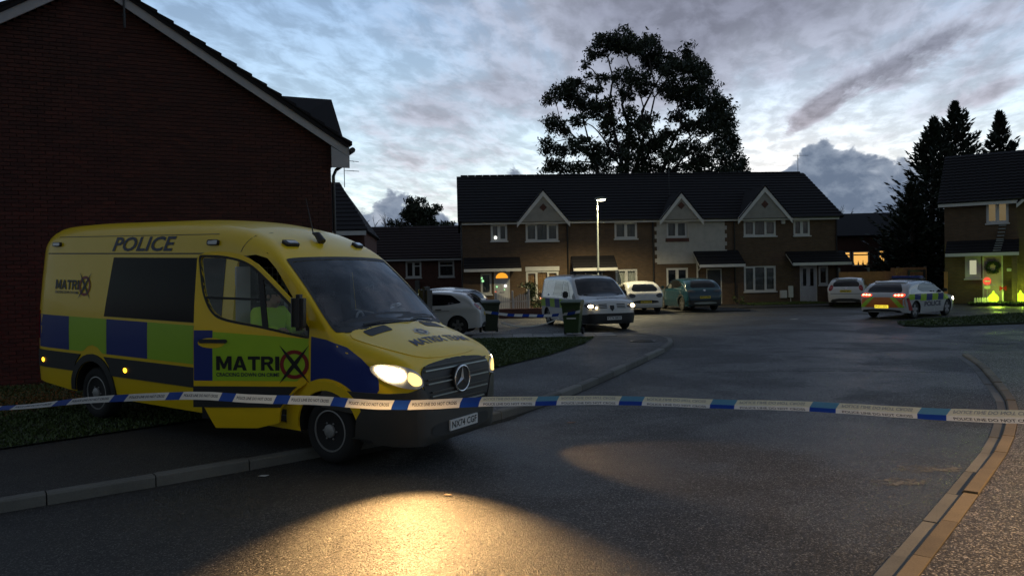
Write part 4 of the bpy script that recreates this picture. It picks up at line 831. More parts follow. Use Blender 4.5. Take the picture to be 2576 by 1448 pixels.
# ================================================================== vehicles
def pchip(xs, ys, q):
    xs, ys = np.array(xs, float), np.array(ys, float); h = np.diff(xs); d = np.diff(ys)/h; m = np.zeros(len(xs))
    for i in range(1, len(xs)-1):
        if d[i-1]*d[i] > 0:
            w1, w2 = 2*h[i]+h[i-1], h[i]+2*h[i-1]; m[i] = (w1+w2)/(w1/d[i-1]+w2/d[i])
    m[0], m[-1] = d[0], d[-1]
    k = np.clip(np.searchsorted(xs, q)-1, 0, len(h)-1); t = (q-xs[k])/h[k]
    return (2*t**3-3*t**2+1)*ys[k]+(t**3-2*t**2+t)*h[k]*m[k]+(-2*t**3+3*t**2)*ys[k+1]+(t**3-t**2)*h[k]*m[k+1]
class Body:
    """closed loft: stations (x, zbottom, ztop, halfwidth, corner radius, crown)"""
    def __init__(s, st, belt, tum, tuck=.05, sub=5, shoulder=0.):
        st = sorted(st); X = [a[0] for a in st]; q = []
        for a, b in zip(X, X[1:]):
            n = max(1, min(sub, int(round((b-a)/.06)))) if b-a < .5 else max(sub, int((b-a)/.15))
            q += [a+(b-a)*k/n for k in range(n)]
        q = np.array(q+[X[-1]]); A = [pchip(X, [a[i] for a in st], q) for i in range(1, 6)]
        NS, NC, NT = 12, 7, 7; rings = []
        for i, x in enumerate(q):
            zb, zt, hw, r, cr = [float(a[i]) for a in A]; r = min(r, (zt-zb)*.55, hw*.7); z1 = zt-cr-r
            def ys(z):
                y = hw
                if z < .6: y -= tuck*((.6-z)/.4)**2
                if z > belt: y -= tum*(z-belt)+tum*.25*(z-belt)**2
                if shoulder: y += shoulder*math.exp(-((z-belt+.08)/.10)**2)
                return y
            half = [(ys(zb+(z1-zb)*k/NS), zb+(z1-zb)*k/NS) for k in range(NS+1)]
            ye = ys(z1)
            half += [(ye-r*(1-math.cos(R(90*k/NC))), z1+r*math.sin(R(90*k/NC))) for k in range(1, NC+1)]
            yt = ye-r
            half += [(yt*(1-k/NT), zt-cr*(1-k/NT)**2) for k in range(1, NT+1)]
            rings.append([(x, -y, z) for y, z in half]+[(x, y, z) for y, z in half[-2::-1]])
        n = len(rings[0]); V = [p for rg in rings for p in rg]; F = []
        for i in range(len(rings)-1):
            for k in range(n-1): F.append((i*n+k, i*n+k+1, (i+1)*n+k+1, (i+1)*n+k))
            F.append((i*n+n-1, i*n, (i+1)*n, (i+1)*n+n-1))
        F += [tuple(range(n)), tuple(range((len(rings)-1)*n, len(rings)*n))[::-1]]
        s.V, s.F = V, F
        me = mk('b', V, F); bm = bmesh.new(); bm.from_mesh(me); bmesh.ops.recalc_face_normals(bm, faces=bm.faces); bmesh.ops.triangulate(bm, faces=bm.faces); s.bvh = BVHTree.FromBMesh(bm); bm.free(); bpy.data.meshes.remove(me)
    AX = {'R': ((1, 0, 0), (0, 0, 1), (0, 1, 0)), 'L': ((-1, 0, 0), (0, 0, 1), (0, -1, 0)), 'F': ((0, 1, 0), (0, 0, 1), (-1, 0, 0)), 'B': ((0, -1, 0), (0, 0, 1), (1, 0, 0)), 'T': ((0, 1, 0), (-1, 0, 0), (0, 0, -1))}
    def hit(s, u, v, ax):
        a, b, d = [Vector(q) for q in s.AX[ax]]; o = a*u+b*v-d*9
        p, n, *_ = s.bvh.ray_cast(o, d)
        if p is None: return None, None
        if n.dot(d) > 0: n = -n
        return p, n
    def patch(s, name, loops, ax, mat, parent, off=.004, thick=0., ds=.07, shift=None, smooth=40, raw=None, minn=.12):
        """panel lying on the body surface, outline given in the view plane of side ax"""
        if raw: v, f = raw
        else: v, f = tri2d(loops if isinstance(loops[0][0], (tuple, list)) else [loops], ds)
        V = []; N = []; ok = []
        for x, y in v:
            p, n = s.hit(x, y, ax); ok.append(p is not None and abs(n.dot(Vector(s.AX[ax][2]))) > minn)
            V.append(p+n*off if p is not None else Vector()); N.append(n)
        f = [q for q in f if all(ok[i] for i in q)]
        if not f: return None
        use = sorted({i for q in f for i in q}); mp = {i: k for k, i in enumerate(use)}
        V2 = [V[i] for i in use]; F = [tuple(mp[i] for i in q) for q in f]
        d = Vector(s.AX[ax][2])
        def orient(q):
            nn = (V2[q[1]]-V2[q[0]]).cross(V2[q[2]]-V2[q[0]]); return q if nn.dot(d) < 0 else q[::-1]
        F = [orient(q) for q in F]
        if thick:
            nb = len(V2); cnt = {}
            for q in F:
                for i in range(len(q)): e = (q[i], q[(i+1) % len(q)]); cnt[e] = 1
            be = [e for e in cnt if (e[1], e[0]) not in cnt]
            V2 = V2+[V[i]-N[i]*thick for i in use]; F = F+[tuple(i+nb for i in q[::-1]) for q in F]+[(b, a, a+nb, b+nb) for a, b in be]
        if shift is not None: V2 = [p-shift for p in V2]
        return ob(name, mk(name, V2, F), mat, parent, smooth)
    def text(s, name, body, u, v, size, ax, mat, parent, bold=0., shear=0., off=.007, shift=None, stretch=1., width=None):
        tv, tf = text_mesh(body, size, bold, shear)
        if width: w = max(p[0] for p in tv)-min(p[0] for p in tv); stretch = width/w
        return s.patch(name, None, ax, mat, parent, off, 0, shift=shift, raw=([(u+a*stretch, v+b) for a, b in tv], tf), minn=.05)
    def solid(s, name, mat, parent, cuts=(), smooth=32):
        me = mk(name, s.V, s.F); bm = bmesh.new(); bm.from_mesh(me); bmesh.ops.recalc_face_normals(bm, faces=bm.faces); bm.to_mesh(me); bm.free()
        o = ob(name, me, mat, None); tmp = []
        for mb, m_ in cuts:
            c = mb.build('cut', m_); tmp.append(c); md = o.modifiers.new('b', 'BOOLEAN'); md.operation = 'DIFFERENCE'; md.object = c; md.solver = 'EXACT'; md.material_mode = 'TRANSFER'
        if cuts:
            dg = bpy.context.evaluated_depsgraph_get(); dg.update(); me2 = bpy.data.meshes.new_from_object(o.evaluated_get(dg)); o.modifiers.clear(); o.data = me2; bpy.data.meshes.remove(me)
            for c in tmp: m3 = c.data; bpy.data.objects.remove(c); bpy.data.meshes.remove(m3)
        o.parent = parent; me = o.data; me.polygons.foreach_set('use_smooth', [True]*len(me.polygons)); me.set_sharp_from_angle(angle=R(smooth)); return o
def wheel(par, x, y, r, w, side, rim='steel_rim', style='steel', rr=None):
    """side -1 right, +1 left; outer face at y"""
    rr = rr or r*.62; yo = y; d = -side
    t = bpy.data.objects.new('wheel', None); COL.objects.link(t); t.parent = par; t.location = (x, y, r)
    Y = lambda q: d*q
    mb = MB(); mb.lathe([(Y(.02), rr), (Y(.004), rr+.02), (Y(.0), r*.82), (Y(.012), r*.94), (Y(.04), r), (Y(w-.04), r), (Y(w), r*.85), (Y(w), rr)], 36, 'y'); mb.build('tyre', 'rubber', t, 40)
    mb = MB()
    if style == 'steel':
        mb.lathe([(Y(w*.9), rr), (Y(.05), rr), (Y(.012), rr+.012), (Y(.008), rr-.004), (Y(.05), rr*.93), (Y(.075), rr*.80), (Y(.045), rr*.66), (Y(.03), rr*.5), (Y(.03), rr*.34), (Y(.0), rr*.33), (Y(-.012), rr*.22), (Y(-.012), 0)], 36, 'y'); rm = mb.build('rim', rim, t, 45)
        for k in range(12):
            a = 6.283*k/12; m2 = MB(); m2.lathe([(0, .022), (d*.02, .022)], 10, 'y'); h_ = m2.build('rim_hole', 'rubber', rm); h_.location = (rr*.78*math.cos(a), d*.058, rr*.78*math.sin(a))
        for k in range(6):
            a = 6.283*k/6; m2 = MB(); m2.lathe([(0, .013), (-d*.02, .010)], 6, 'y'); h_ = m2.build('wheel_nut', 'steel_rim', rm); h_.location = (rr*.43*math.cos(a), d*.03, rr*.43*math.sin(a))
    else:
        mb.lathe([(Y(w*.9), rr), (Y(.05), rr), (Y(.01), rr+.008), (Y(.012), rr*.93), (Y(.06), rr*.90), (Y(.07), rr*.3)], 30, 'y')
        rm = mb.build('rim', 'plastic_dark', t, 45)
        for k in range(5):
            a = 6.283*k/5+.3; c, s_ = math.cos(a), math.sin(a); m2 = MB()
            M = Matrix(((c, 0, -s_, 0), (0, 1, 0, 0), (s_, 0, c, 0), (0, 0, 0, 1)))
            m2.box(.02, rr*.95, min(Y(.012), Y(.05)), max(Y(.012), Y(.05)), -.05, .05, M); m2.build('spoke', rim, rm)
    return t
def plate(par, body, ax, u, v, txt, mat='plate_white', w=.52, h=.112, tilt=0., lit=None, fwd=.015):
    p, n = body.hit(u, v, ax); a = Vector(Body.AX[ax][0]); d = Vector(Body.AX[ax][2]); c = p-d*fwd
    mb = MB(); f = [(-w/2, -h/2), (w/2, -h/2), (w/2, h/2), (-w/2, h/2)]
    P = [a*x+Vector((0, 0, z)) for x, z in f]; mb.add([c+q for q in P]+[c+q+d*.03 for q in P], [(0, 1, 2, 3), (7, 6, 5, 4), (0, 4, 5, 1), (1, 5, 6, 2), (2, 6, 7, 3), (3, 7, 4, 0)]); o = mb.build('number_plate', lit or mat, par)
    ws = [text_mesh(q, h*.92, h*.012) for q in txt.split(' ')]; ext = [(min(p[0] for p in q[0]), max(p[0] for p in q[0])) for q in ws]; gap = h*.34
    tot = sum(b-a_ for a_, b in ext)+gap; k = w*.90/tot; x_ = -tot/2
    for (tv, tf), (a_, b) in zip(ws, ext):
        me = mk('plate_characters', [c-d*.003+a*((x-a_+x_)*k)+Vector((0, 0, z)) for x, z in tv], tf); ob('plate_characters', me, 'black_text', o); x_ += b-a_+gap
    return o
def arches(spec):
    out = []
    for x, r, hw in spec:
        for s in (-1, 1):
            mb = MB(); mb.lathe([(s*(hw-.30), r), (s*(hw+.3), r)], 32, 'y', Matrix.Translation((x, 0, r*.86))); out.append((mb, 'plastic_dark'))
    return out

# ------------------------------------------------------------------ yellow police van
GLYPH = dict(M=[[(0, 0), (0, 1), (.27, 1), (.5, .45), (.73, 1), (1, 1), (1, 0), (.76, 0), (.76, .56), (.58, .1), (.42, .1), (.24, .56), (.24, 0)]],
             A=[[(0, 0), (.36, 1), (.64, 1), (1, 0), (.73, 0), (.66, .2), (.34, .2), (.27, 0)], [(.40, .38), (.60, .38), (.5, .72)]],
             T=[[(0, .77), (0, 1), (1, 1), (1, .77), (.64, .77), (.64, 0), (.36, 0), (.36, .77)]],
             R=[[(0, 0), (0, 1), (.62, 1), (.86, .93), (.95, .72), (.86, .5), (.68, .43), (1, 0), (.70, 0), (.44, .40), (.27, .40), (.27, 0)], [(.27, .60), (.27, .79), (.56, .79), (.67, .70), (.56, .60)]],
             I=[[(0, 0), (0, 1), (1, 1), (1, 0)]])
def police_van():
    van = thing('police_van', 'yellow police van with open front door and lit headlights parked on the kerb', 'van', (-1.49, 8.99, .02), R(-31.3))
    van.rotation_euler = (0, R(1.75), R(-31.3))
    st = [(1.03, .30, .60, .52, .10, .02), (1.015, .27, .78, .64, .10, .02), (.985, .25, .98, .72, .10, .03), (.945, .25, 1.10, .775, .10, .035), (.87, .25, 1.175, .83, .11, .045), (.70, .26, 1.265, .90, .14, .06), (.45, .28, 1.36, .95, .17, .075), (.22, .30, 1.44, .97, .19, .085),
          (.08, .30, 1.50, .98, .13, .09), (-.06, .30, 1.62, .985, .075, .10), (-.40, .30, 1.93, .99, .075, .09), (-.72, .30, 2.19, .99, .08, .08), (-.92, .30, 2.33, .99, .15, .06), (-1.2, .30, 2.47, .99, .24, .05), (-1.6, .30, 2.59, .99, .27, .05), (-2.1, .32, 2.655, .99, .27, .05),
          (-3.0, .32, 2.69, .99, .27, .05), (-4.8, .34, 2.69, .99, .27, .05), (-5.4, .38, 2.665, .985, .27, .05), (-5.65, .40, 2.60, .965, .25, .05), (-5.77, .42, 2.46, .93, .22, .04), (-5.80, .44, 2.30, .90, .18, .03)]
    B = Body(st, 1.30, .085, .05)
    # cavities: cab, windscreen, driver door aperture, passenger window, arches
    cab = MB(); cab.prism([(-1.80, .55), (-1.80, 2.24), (-1.02, 2.24), (-.80, 2.06), (-.10, 1.42), (-.02, 1.18), (-.05, .55)], -.88, .88)
    ws = MB(); wp = smooth_poly([(-.90, 1.44), (-.87, 1.43), (-.30, 1.445), (.30, 1.445), (.87, 1.43), (.90, 1.44), (.85, 1.80), (.795, 2.11), (.78, 2.14), (.3, 2.165), (-.3, 2.165), (-.78, 2.14), (-.795, 2.11), (-.85, 1.80)], 2); ws.prism(wp, -.78, .6, 'yz')
    dpoly = [(-1.50, .36), (-1.50, 2.12), (-1.44, 2.20), (-1.2, 2.22), (-1.0, 2.18), (-.84, 2.06), (-.32, 1.52), (-.26, 1.36), (-.28, .86), (-.46, .74), (-.60, .58), (-.62, .36)]
    dc = MB(); dc.prism([(x*1.0, z) for x, z in dpoly], -1.3, -.70)
    pw_ = MB(); lw_ = [(-1.40, 1.50), (-1.42, 2.02), (-1.15, 2.07), (-.95, 2.0), (-.38, 1.46), (-.45, 1.40)]; pw_.prism(lw_, .7, 1.3)
    body = B.solid('body', ['van_yellow', 'interior_dark', 'plastic_dark'], van, [(cab, 'interior_dark'), (ws, 'plastic_dark'), (dc, 'van_yellow'), (pw_, 'plastic_dark')]+arches([(0, .42, .98), (-4.325, .42, .98)]))
    for p_ in body.data.polygons:
        if p_.center.x > .36 and p_.center.z < .70: p_.material_index = 2
    # windscreen, passenger window, side windows
    B.patch('windscreen', [(y, z) for y, z in smooth_poly([(-.915, 1.425), (-.87, 1.42), (-.30, 1.435), (.30, 1.435), (.87, 1.42), (.915, 1.425), (.86, 1.80), (.805, 2.12), (.79, 2.155), (.3, 2.175), (-.3, 2.175), (-.79, 2.155), (-.805, 2.12), (-.86, 1.80)], 2)], 'F', 'glass_screen', van, .003, minn=.05)
    B.patch('windscreen_surround', [[(y, z) for y, z in smooth_poly([(-.945, 1.40), (-.88, 1.39), (-.30, 1.41), (.30, 1.41), (.88, 1.39), (.945, 1.40), (.885, 1.80), (.83, 2.14), (.81, 2.18), (.3, 2.20), (-.3, 2.20), (-.81, 2.18), (-.83, 2.14), (-.885, 1.80)], 2)], smooth_poly([(-.90, 1.44), (-.87, 1.43), (-.30, 1.445), (.30, 1.445), (.87, 1.43), (.90, 1.44), (.85, 1.80), (.795, 2.11), (.78, 2.14), (.3, 2.165), (-.3, 2.165), (-.78, 2.14), (-.795, 2.11), (-.85, 1.80)], 2)], 'F', 'plastic_dark', van, .006, ds=.06, minn=.05)
    B.patch('side_window', [(-x, z) for x, z in lw_][::-1], 'L', 'glass_clear', van, .003)
    wpoly = [(-4.06, 1.40), (-1.70, 1.40), (-1.70, 2.18), (-3.95, 2.18)]
    B.patch('side_window', wpoly, 'R', 'glass_privacy', van, .006, .01, ds=.2)
    # livery blocks on the side
    bx = [-5.70, -4.89, -4.0, -3.11, -2.2, -1.53]
    for i in range(5):
        m_ = 'livery_blue' if i % 2 == 0 else 'livery_green'
        lo = .90; pl = [(bx[i]+.002, lo), (bx[i+1]-.002, lo), (bx[i+1]-.002, 1.365), (bx[i]+.002, 1.365)]
        if i == 1: pl = [(bx[i]+.002, lo), (-4.60, lo)]+[(-4.325+.30*math.cos(a), .70+.30*math.sin(a)) for a in [math.pi*(1-k/8) for k in range(1, 8)] if .70+.30*math.sin(a) > lo]+[(-4.08, lo), (bx[i+1]-.002, lo), (bx[i+1]-.002, 1.365), (bx[i]+.002, 1.365)]
        B.patch('livery_panel', pl, 'R', m_, van, .003, ds=.18)
    B.patch('livery_panel', [(-.225, 1.345), (-.235, .86)]+[(.565*math.cos(R(a)), .345+.565*math.sin(R(a))) for a in range(112, 38, -6)]+[(.52, .72), (.60, .745), (.66, .84), (.655, .93), (.60, 1.03), (.45, 1.15), (.25, 1.25), (.0, 1.32)], 'R', 'livery_blue', van, .003, ds=.06)
    # black rub strip and sills
    B.patch('rub_strip', [(-5.72, .62), (-4.76, .62), (-4.72, .74), (-4.60, .86), (-5.72, .86)], 'R', 'plastic_dark', van, .016, .02, ds=.15)
    B.patch('rub_strip', [(-4.05, .86), (-3.93, .74), (-3.89, .62), (-1.54, .62), (-1.54, .86)], 'R', 'plastic_dark', van, .016, .02, ds=.2)
    for xc in (0., -4.325):     # arch lips
        B.patch('arch_lip', [(xc+.52*math.cos(a), .36+.52*math.sin(a)) for a in [math.pi*k/16 for k in range(17)]]+[(xc+.425*math.cos(a), .36+.425*math.sin(a)) for a in [math.pi*(1-k/16) for k in range(17)]], 'R', 'van_yellow' if xc == 0 else 'plastic_dark', van, .02, .03, ds=.1, minn=.3)
    # front end: bumper, grille, bonnet, lamps
    bp = [(-.985, .26), (.985, .26), (.985, .80), (.80, .81), (.66, .86), (.60, .80), (.52, .60), (-.52, .60), (-.60, .80), (-.66, .86), (-.80, .81), (-.985, .80)]
    bum = B.patch('bumper', bp, 'F', 'plastic_grey', van, .020, .03, ds=.05, minn=.02)
    B.patch('bumper_side', [(.36, .27), (.985, .27), (.985, .82), (.64, .80), (.52, .70), (.40, .52)], 'R', 'plastic_grey', van, .022, .03, ds=.05, minn=.1)
    B.patch('bumper_intake', smooth_poly([(-.48, .30), (.48, .30), (.56, .42), (.40, .46), (-.40, .46), (-.56, .42)], 2), 'F', 'plastic_dark', bum, .024, .0, ds=.06)
    gp = smooth_poly([(-.50, .60), (-.2, .565), (.2, .565), (.50, .60), (.60, .78), (.64, .93), (.60, 1.06), (.25, 1.10), (-.25, 1.10), (-.60, 1.06), (-.64, .93), (-.60, .78)], 2)
    gr = B.patch('grille', gp, 'F', 'plastic_dark', van, .012, .02, ds=.05, minn=.02)
    for z, w in ((1.0, .575), (.87, .565), (.74, .52), (.63, .44)):
        for dz in (0, .042):
            B.patch('grille_bar', [(-w, z+dz), (-.12 if dz == 0 and False else w, z+dz), (w, z+dz+.014), (-w, z+dz+.014)], 'F', 'galvanised' if dz == 0 else 'plastic_grey', gr, .034, .02, ds=.08, minn=.02)
    mb = MB(); c0 = B.hit(0, .88, 'F')[0]+Vector((.05, 0, 0))
    mb.lathe([(-.03, .150), (0, .153), (.006, .12), (-.01, 0)], 30, 'x', Matrix.Translation(c0)); bdg = mb.build('badge', 'plastic_dark', van, 40)
    mb = MB(); mb.tube([c0+Vector((.008, .138*math.cos(a), .138*math.sin(a))) for a in [6.2832*k/36 for k in range(37)]], .011, 8, False)
    for k in range(3):
        a = R(90+120*k); q = R(90+120*k+90); tip = Vector((.012, .136*math.cos(a), .136*math.sin(a))); b1_, b2_ = Vector((.004, .026*math.cos(q), .026*math.sin(q))), Vector((.004, -.026*math.cos(q), -.026*math.sin(q)))
        mb.add([c0+tip, c0+b1_, c0+Vector((.03, 0, 0)), c0+b2_], [(0, 1, 2), (0, 2, 3), (0, 3, 1)])
    mb.build('star_emblem', 'chrome', bdg, 60)
    bn = B.patch('bonnet', smooth_poly([(-.86, -.10), (-.30, -.20), (.30, -.20), (.86, -.10), (.82, -.45), (.70, -.72), (.55, -.88), (.2, -.925), (-.2, -.925), (-.55, -.88), (-.70, -.72), (-.82, -.45)], 2), 'T', 'van_yellow', van, .007, .012, ds=.05, minn=.05)
    for s in (-1, 1):
        B.patch('bonnet_vent', rrect(*( (.30, .66) if s > 0 else (-.66, -.30)), -.33, -.20, .03), 'T', 'plastic_dark', bn, .012, .004, ds=.06)
    B.text('bonnet_lettering', 'MATRIX TEAM', .12, -.67, .17, 'T', 'navy_text', bn, .005, 0, .012, width=1.0)
    B.patch('bonnet_crest', [(.02+.10*math.cos(a)*(1 if k % 2 else 1.28), -.47+.075*math.sin(a)*(1 if k % 2 else 1.28)) for k, a in enumerate([6.2832*k/16 for k in range(16)])], 'T', 'tape_white', bn, .011, 0, ds=.05)
    B.patch('bonnet_crest', [[(.02+.075*math.cos(a), -.47+.058*math.sin(a)) for a in [6.2832*k/20 for k in range(20)]], [(.02+.045*math.cos(a), -.47+.034*math.sin(a)) for a in [6.2832*k/20 for k in range(20)]]], 'T', 'navy_text', bn, .013, 0, ds=.05)
    for s, ax in ((-1, 'R'), (1, 'L')):
        m1 = [(s*.60, .86), (s*.64, .98), (s*.74, 1.055), (s*.86, 1.10), (s*.935, 1.10), (s*.93, 1.0), (s*.88, .90), (s*.76, .845)]
        hl = B.patch('headlight', smooth_poly(m1, 2), 'F', 'lens_clear', van, .012, .02, ds=.035, minn=.02)
        m2 = [(s*.80, .95), (s*.80, 1.03), (s*.88, 1.075), (s*.925, 1.08), (s*.91, .99), (s*.87, .93)]
        B.patch('lamp_glow', smooth_poly(m2, 2), 'F', 'headlamp_core', hl, .022, .0, ds=.025, minn=.02)
        m3 = [(s*.645, .89), (s*.66, .965), (s*.75, 1.02), (s*.785, 1.02), (s*.785, .92), (s*.73, .875)]
        B.patch('lamp_reflector', smooth_poly(m3, 2), 'F', 'headlamp', hl, .020, .0, ds=.03, minn=.02)
    plate(van, B, 'F', .02, .40, 'NX74 CGF', fwd=.045)
    B.patch('cowl_panel', [(-.84, .00), (.84, .00), (.84, -.13), (.3, -.24), (-.3, -.24), (-.84, -.13)], 'T', 'plastic_dark', van, .004, 0, ds=.06, minn=.02)
    for y0, y1 in ((-.55, .12), (.15, .72)):
        mb = MB(); mb.tube([Vector(B.hit(y0+(y1-y0)*k/8, 1.455+.018*math.sin(k*.4), 'F')[0])+Vector((.03, 0, .01)) for k in range(9)], .010, 6); mb.build('wiper', 'plastic_dark', van)
    # roof: lamps, aerial, police lettering, seams
    B.text('side_lettering', 'POLICE', -3.38, 2.345, .25, 'R', 'navy_text', van, .006, .28, .006, width=1.34)
    B.patch('roof_gutter', [(-5.6, 2.24), (-1.75, 2.24), (-1.3, 2.20), (-1.3, 2.19), (-1.75, 2.225), (-5.6, 2.225)], 'R', 'plastic_grey', van, .004, .01, ds=.2)
    B.patch('panel_seam', [(-5.6, 2.46), (-1.9, 2.46), (-1.9, 2.468), (-5.6, 2.468)], 'R', 'plastic_grey', van, .003, 0, ds=.3)
    for u, v in ((-5.35, 2.36), (-1.95, 2.36)):
        o = B.patch('scene_light', rrect(u-.10, u+.10, v-.03, v+.03, .02), 'R', 'plastic_dark', van, .03, .04, ds=.05); B.patch('lens', rrect(u-.075, u+.095, v-.02, v+.02, .015), 'R', 'lens_clear', o, .036, .0, ds=.05)
    for y in (-.56, .56):
        o = B.patch('scene_light', rrect(y-.085, y+.085, 2.315, 2.365, .015), 'F', 'plastic_dark', van, .035, .04, ds=.05, minn=.02); B.patch('lens', rrect(y-.05, y+.075, 2.325, 2.355, .012), 'F', 'lens_clear', o, .041, 0, ds=.05, minn=.02)
    p, n = B.hit(-.05, 1.12, 'T'); p = B.bvh.ray_cast(Vector((-1.05, -.1, 5)), Vector((0, 0, -1)))[0]
    mb = MB(); mb.tube([p+Vector((.10, 0, -.02)), p+Vector((.02, 0, .07)), p+Vector((-.06, 0, .09))], [.05, .04, .012], 8).tube([p+Vector((-.05, 0, .08)), p+Vector((-.18, 0, .52))], [.008, .004], 6); mb.build('roof_aerial', 'plastic_dark', van, 60)
    # side logos
    def logo(u, v, k, par, shift=None, off=.007):
        x_ = u-.53*k; hgt = .165*k
        for ch, wd in (('M', 1.12), ('A', 1.02), ('T', .88), ('R', .95), ('I', .30)):
            w_ = wd*.162*k; B.patch('logo_letter', [[(x_+a*w_, v-hgt/2+b*hgt) for a, b in lp] for lp in GLYPH[ch]], 'R', 'black_text', par, off, 0, ds=.2, shift=shift); x_ += w_+.012*k
        if False: B.text('logo_lettering', 'MATRI', u-.16*k, v, .26*k, 'R', 'black_text', par, .0015*k, 0, off, shift, width=.74*k)
        B.text('logo_strapline', 'CRACKING DOWN ON CRIME', u-.16*k, v-.135*k, .060*k, 'R', 'navy_text', par, .001, 0, off, shift, width=.74*k)
        cx = u+.385*k; B.patch('logo_ring', [[(cx+.17*k*math.cos(a), v-.01+.17*k*math.sin(a)) for a in [6.2832*q/28 for q in range(28)]], [(cx+.125*k*math.cos(a), v-.01+.125*k*math.sin(a)) for a in [6.2832*q/28 for q in range(28)]]], 'R', 'ring_red', par, off, 0, ds=.05, shift=shift)
        for s in (-1, 1):
            c, q = math.cos(R(52*s)), math.sin(R(52*s)); L = .29*k; w = .022*k
            pl = [(-L, 0), (-.1*k, -w), (.04*k, -w*1.1), (L, .004), (.06*k, w), (-.08*k, w*1.1)]
            B.patch('logo_cross', [(cx+a*c-b*q, v-.01+a*q+b*c) for a, b in pl], 'R', 'black_text', par, off+.002+.001*s, 0, ds=.1, shift=shift)
    logo(-4.87, 1.80, .80, van)
    # tail lamp, fuel flap, markers
    tl = [(-5.80, 1.02), (-5.70, 1.02), (-5.69, 1.42), (-5.80, 1.42)]
    B.patch('tail_light', tl, 'R', 'lens_red', van, .012, .01, ds=.06, minn=.02); B.patch('tail_light', [(-.88, .95), (-.78, .95), (-.78, 1.45), (-.88, 1.45)][::-1] and [(.78, .95), (.885, .95), (.885, 1.45), (.78, 1.45)], 'B', 'tail_van', van, .012, .01, ds=.08, minn=.02)
    for u in (-5.55, -3.56):
        B.patch('side_marker', [(u+.040*math.cos(a), .72+.032*math.sin(a)) for a in [6.2832*k/12 for k in range(12)]], 'R', 'amber_lamp', van, .022, 0, ds=.05)
    # wheels
    for x in (0, -4.325):
        wheel(van, x, -.955, .345, .22, -1, rr=.215); wheel(van, x, .955, .345, .22, 1, rr=.215)
    # step below the door
    mb = MB(); mb.box(-1.50, -.62, -.93, -.55, .36, .44, c=.01); mb.build('cab_step', 'plastic_dark', van); mb = MB(); mb.box(-.60, -.50, -.95, -.90, .40, .70, c=.01); mb.build('step_end', 'interior_white', van)
    # ---- the open driver's door
    H = Vector((-.28, -.975, 0)); da = R(31)
    door_ = bpy.data.objects.new('front_door', None); COL.objects.link(door_); door_.parent = van; door_.location = H; door_.rotation_euler = (0, 0, da); door_['label'] = 'yellow driver door standing open'
    dout = [(-1.515, .345), (-1.515, 2.14), (-1.47, 2.235), (-1.2, 2.255), (-.97, 2.20), (-.81, 2.09), (-.28, 1.54), (-.235, 1.36), (-.26, .86), (-.44, .74), (-.58, .58), (-.605, .345)]
    dwin = smooth_poly([(-1.47, 2.19), (-1.45, 2.05), (-1.41, 1.78), (-1.31, 1.58), (-1.16, 1.515), (-.80, 1.455), (-.33, 1.345), (-.27, 1.35), (-.32, 1.49), (-.80, 1.98), (-.97, 2.12), (-1.2, 2.18), (-1.40, 2.19)], 2)
    dout = smooth_poly(dout, 1)
    B.patch('door_panel', [dout, dwin], 'R', 'van_yellow', door_, .004, .06, ds=.06, shift=H)
    surr = smooth_poly([(-1.49, 2.21), (-1.47, 2.05), (-1.43, 1.77), (-1.32, 1.555), (-1.16, 1.49), (-.80, 1.43), (-.30, 1.315), (-.24, 1.33), (-.295, 1.51), (-.79, 2.01), (-.96, 2.145), (-1.2, 2.205), (-1.42, 2.21)], 2)
    B.patch('window_surround', [surr, dwin], 'R', 'plastic_dark', door_, .009, .05, ds=.07, shift=H)
    B.patch('window_pane', dwin, 'R', 'glass_clear', door_, -.015, 0, ds=.1, shift=H)
    B.patch('window_divider', [(-.775, 1.44), (-.715, 1.43), (-.785, 1.99), (-.845, 2.03)], 'R', 'plastic_dark', door_, .006, .03, ds=.1, shift=H)
    B.patch('window_bar', [(-1.39, 1.74), (-.80, 1.72), (-.80, 1.745), (-1.39, 1.765)], 'R', 'plastic_dark', door_, .006, .03, ds=.15, shift=H)
    B.patch('livery_panel', [(-1.51, .86), (-1.31, .86), (-1.31, 1.40), (-1.51, 1.40)], 'R', 'livery_blue', door_, .007, 0, ds=.15, shift=H)
    B.patch('livery_panel', [(-1.308, .86), (-.40, .86), (-.30, .95), (-.262, 1.04), (-.250, 1.30), (-.250, 1.315), (-1.308, 1.385)], 'R', 'livery_green', door_, .007, 0, ds=.15, shift=H)
    B.patch('rub_strip', [(-1.515, .575), (-.575, .575), (-.46, .745), (-.40, .80), (-1.515, .80)], 'R', 'plastic_dark', door_, .018, .03, ds=.15, shift=H)
    B.patch('handle_recess', [(-1.32+.145*math.cos(a), 1.265+.055*math.sin(a)) for a in [6.2832*k/20 for k in range(20)]], 'R', 'van_yellow', door_, .011, 0, ds=.08, shift=H)
    B.patch('door_handle', rrect(-1.45, -1.15, 1.265, 1.305, .02), 'R', 'plastic_dark', door_, .03, .03, ds=.06, shift=H)
    logo(-.78, 1.05, .92, door_, H, .012)
    # inner trim and mirror on the door
    B.patch('inner_trim', [(-1.46, .42), (-1.46, 1.38), (-.34, 1.28), (-.34, .9), (-.62, .6), (-.62, .42)], 'R', 'interior_dark', door_, -.075, .02, ds=.15, shift=H)
    mb = MB(); c = B.hit(-.36, 1.44, 'R')[0]-H; mb.box(-.03, .09, -.27, -.08, -.02, .36, Matrix.Translation(c), c=.04); mr = mb.build('door_mirror', 'plastic_dark', door_, 40); mb = MB(); mb.box(-.036, -.031, -.25, -.10, .02, .33, Matrix.Translation(c)); mb.build('mirror_glass', 'chrome', mr); mb = MB(); mb.box(.0, .05, -.1, .0, .0, .08, Matrix.Translation(c)); mb.build('mirror_arm', 'plastic_dark', mr)
